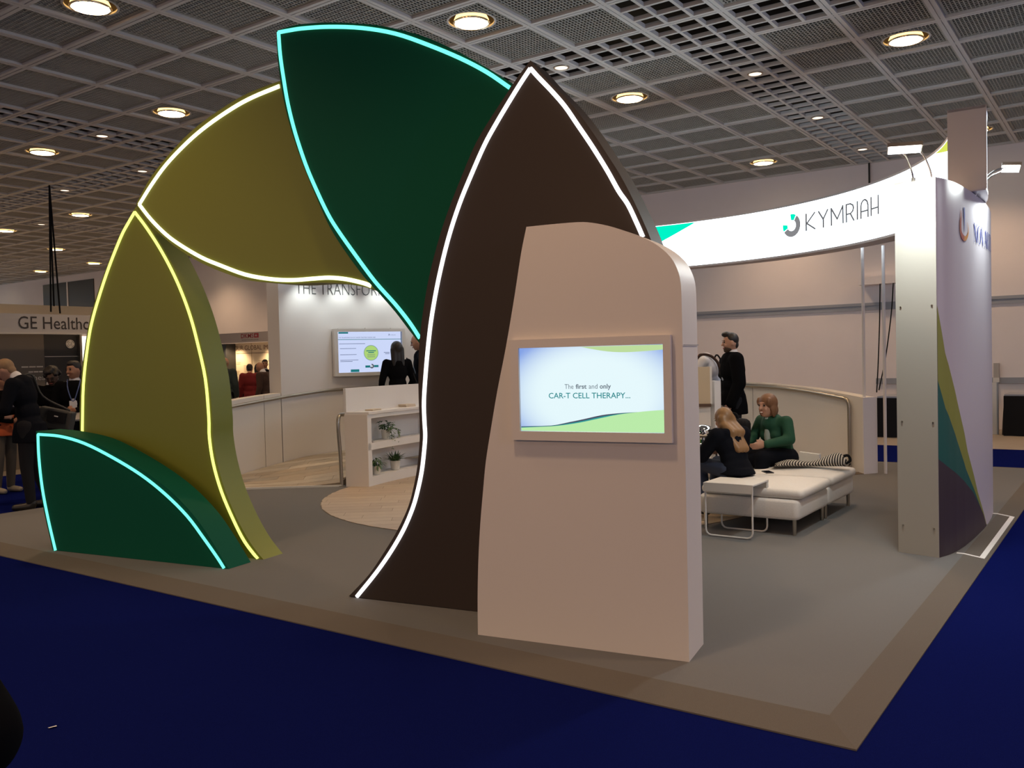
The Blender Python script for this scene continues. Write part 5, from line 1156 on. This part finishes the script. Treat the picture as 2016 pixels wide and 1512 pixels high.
MB().tube(crom([q+Vector((.10, -.13, .10)), local(aw, IMGL+4, 1.06, (-.06, -.20, 1.25)), local(aw, IMGL+4, 1.06, (.02, -.115, 1.50)), local(aw, IMGL+4, 1.06, (.16, .02, 1.43))], 5), .012, 8).build('strap', M_bag, bg)
person('man with curly black hair and glasses in a dark jacket behind the messenger bag', (6.34, 12.36, .006), 248, dict(hed=(.09, 0, 1.585), wrL=(.26, .10, 1.08), wrR=(.26, -.10, 1.08), elL=(.04, .25, 1.12), elR=(.04, -.25, 1.12)), SKIN3, 'curly', HB, suit(W_black, W_char), .97, (-20, 22, 0), .012, True, False, None, True)
sl = (6.27, 11.62, .006)
rt_, j_, hd_ = person('smiling dark-haired man with a lanyard beside the lime leaf', sl, 232, dict(wrL=(.28, .05, 1.08), elL=(.03, .25, 1.12), wrR=(.28, -.05, 1.10), elR=(.03, -.25, 1.12)), SKIN2, 'short', HB, suit(W_black, W_black), 1.01, (-38, 4, 0), .012, True, True)
MB().tube(crom([(.03, .08, 1.49), (.125, .06, 1.36), (.15, .0, 1.20), (.125, -.06, 1.36), (.03, -.08, 1.49)], 5), .007, 6).build('lanyard', mat('lanyard_blue', (.08, .12, .30), .6), rt_, world=False)
MB().box((.148, -.045, 1.10), (.154, .045, 1.21)).build('badge', W_shirt, rt_, world=False)
q = local(sl, 232, 1.0, (.36, .02, 1.04)); fo_ = thing('document_folder', 'grey document folder held by the smiling man', 'folder', q)
MB().obox(q, .13, .17, .012, Vector((.3, .8, .45)).normalized(), Vector((-.9, .35, 0)).normalized(), Vector((-.2, -.4, .9)).normalized()).build('folder_cover', mat('folder_grey', (.30, .28, .26), .6), fo_)
person('person in an orange shirt and open black coat at the left aisle', (5.72, 12.45, .006), 285, dict(wrL=(.24, .05, 1.05), wrR=(.24, -.05, 1.05)), SKIN2, 'short', HBR, [('shirt', W_orange, dict(inf=.016, legs=0, arms=0, hem=.12, extra=lambda b, j, hd: b.ball(j['wai']+Vector((.05, 0, 0)), .10, .13, .2))), ('coat', W_black, dict(inf=.022, legs=0, arms=.95)), ('trousers', W_tan, dict(inf=.02, arms=0, torso=False, legs=.97)), ('shoes', mat('beige_shoe', (.30, .26, .20), .6), dict(shoe=True))], .93, (20, 25, 0))
person('person in a long black coat cut by the left edge of the picture', (4.98, 11.62, .006), 340, dict(wrL=(.3, .1, 1.1), wrR=(.3, -.1, 1.1), hed=(.06, 0, 1.60)), SKIN, 'short', HB, [('coat', W_black, dict(inf=.03, legs=0, arms=.97, hem=.58, flare=.06)), ('trousers', W_black, dict(inf=.016, arms=0, torso=False, legs=.97)), ('shoes', M_shoe, dict(shoe=True))], .98, (0, 20, 0))
# visitors at the far stand
person('person in a red belted coat with dark hair seen from behind', (14.08, 17.92, .0), 50, dict(hed=(.08, 0, 1.58)), SKIN, 'short', HB, [('coat', W_red, dict(inf=.035, legs=0, arms=.97, hem=.5, flare=.05)), ('trousers', W_black, dict(inf=.016, arms=0, torso=False, legs=.97)), ('shoes', M_shoe, dict(shoe=True))], .98, (0, 20, 0), .016, True, False, None, False, True)
person('bald man in a brown jumper beside the display wall end', (13.62, 16.85, .0), 112, dict(hed=(.07, 0, 1.59)), SKIN2, None, HB, [('jumper', W_brown, dict(inf=.026, legs=0, arms=.95, hem=.08)), ('collar', W_shirt, dict(inf=.012, legs=0, arms=0, extra=lambda b, j, hd: cap(b, j['nek'], j['nek']+Vector((.02, 0, .03)), .07, .068))), ('trousers', W_black, dict(inf=.016, arms=0, torso=False, legs=.97)), ('shoes', M_shoe, dict(shoe=True))], 1.0, (0, 15, 0), .016)
person('dark-haired person mostly hidden behind the bald man in brown', (15.72, 19.35, .0), 230, {}, SKIN2, 'short', HB, suit(W_black, W_black), 1.03, (0, 0, 0), .018)
person('woman with long black hair hidden behind the red coat', (14.95, 18.68, .0), 60, {}, SKIN2, 'straight', HB, suit(W_black, W_black, False), .96, (0, 12, 0), .018, True, False, None, False, True)
person('grey-haired man in a dark teal coat beside the lime leaf edge', (13.24, 17.75, .0), 35, dict(wrL=(.3, .1, 1.15), elL=(.05, .24, 1.12)), SKIN, 'fringe', HGR, [('coat', W_grn2, dict(inf=.032, legs=0, arms=.97, hem=.45, flare=.03)), ('trousers', W_black, dict(inf=.016, arms=0, torso=False, legs=.97)), ('shoes', M_shoe, dict(shoe=True))], 1.06, (0, 8, 0), .016)
# the elbow of somebody standing right beside the camera
ex = dep = None
el_w = Vector((.618, 1.436, 1.1)); hdg = math.degrees(yaw)
a_ = R(hdg); pl = el_w-Vector((math.cos(a_)*(-.06)+.44*math.sin(a_), math.sin(a_)*(-.06)-.44*math.cos(a_), 0)); pl.z = .006
person('person in a black coat beside the camera, only one elbow in the bottom left corner', pl, hdg, dict(elR=(-.06, -.42, 1.085), wrR=(.10, -.19, .96), elL=(-.06, .42, 1.085), wrL=(.12, .17, .98)), SKIN, 'short', HB, suit(W_black, W_black, inf=.03), 1.0, (0, 0, 0), .012)
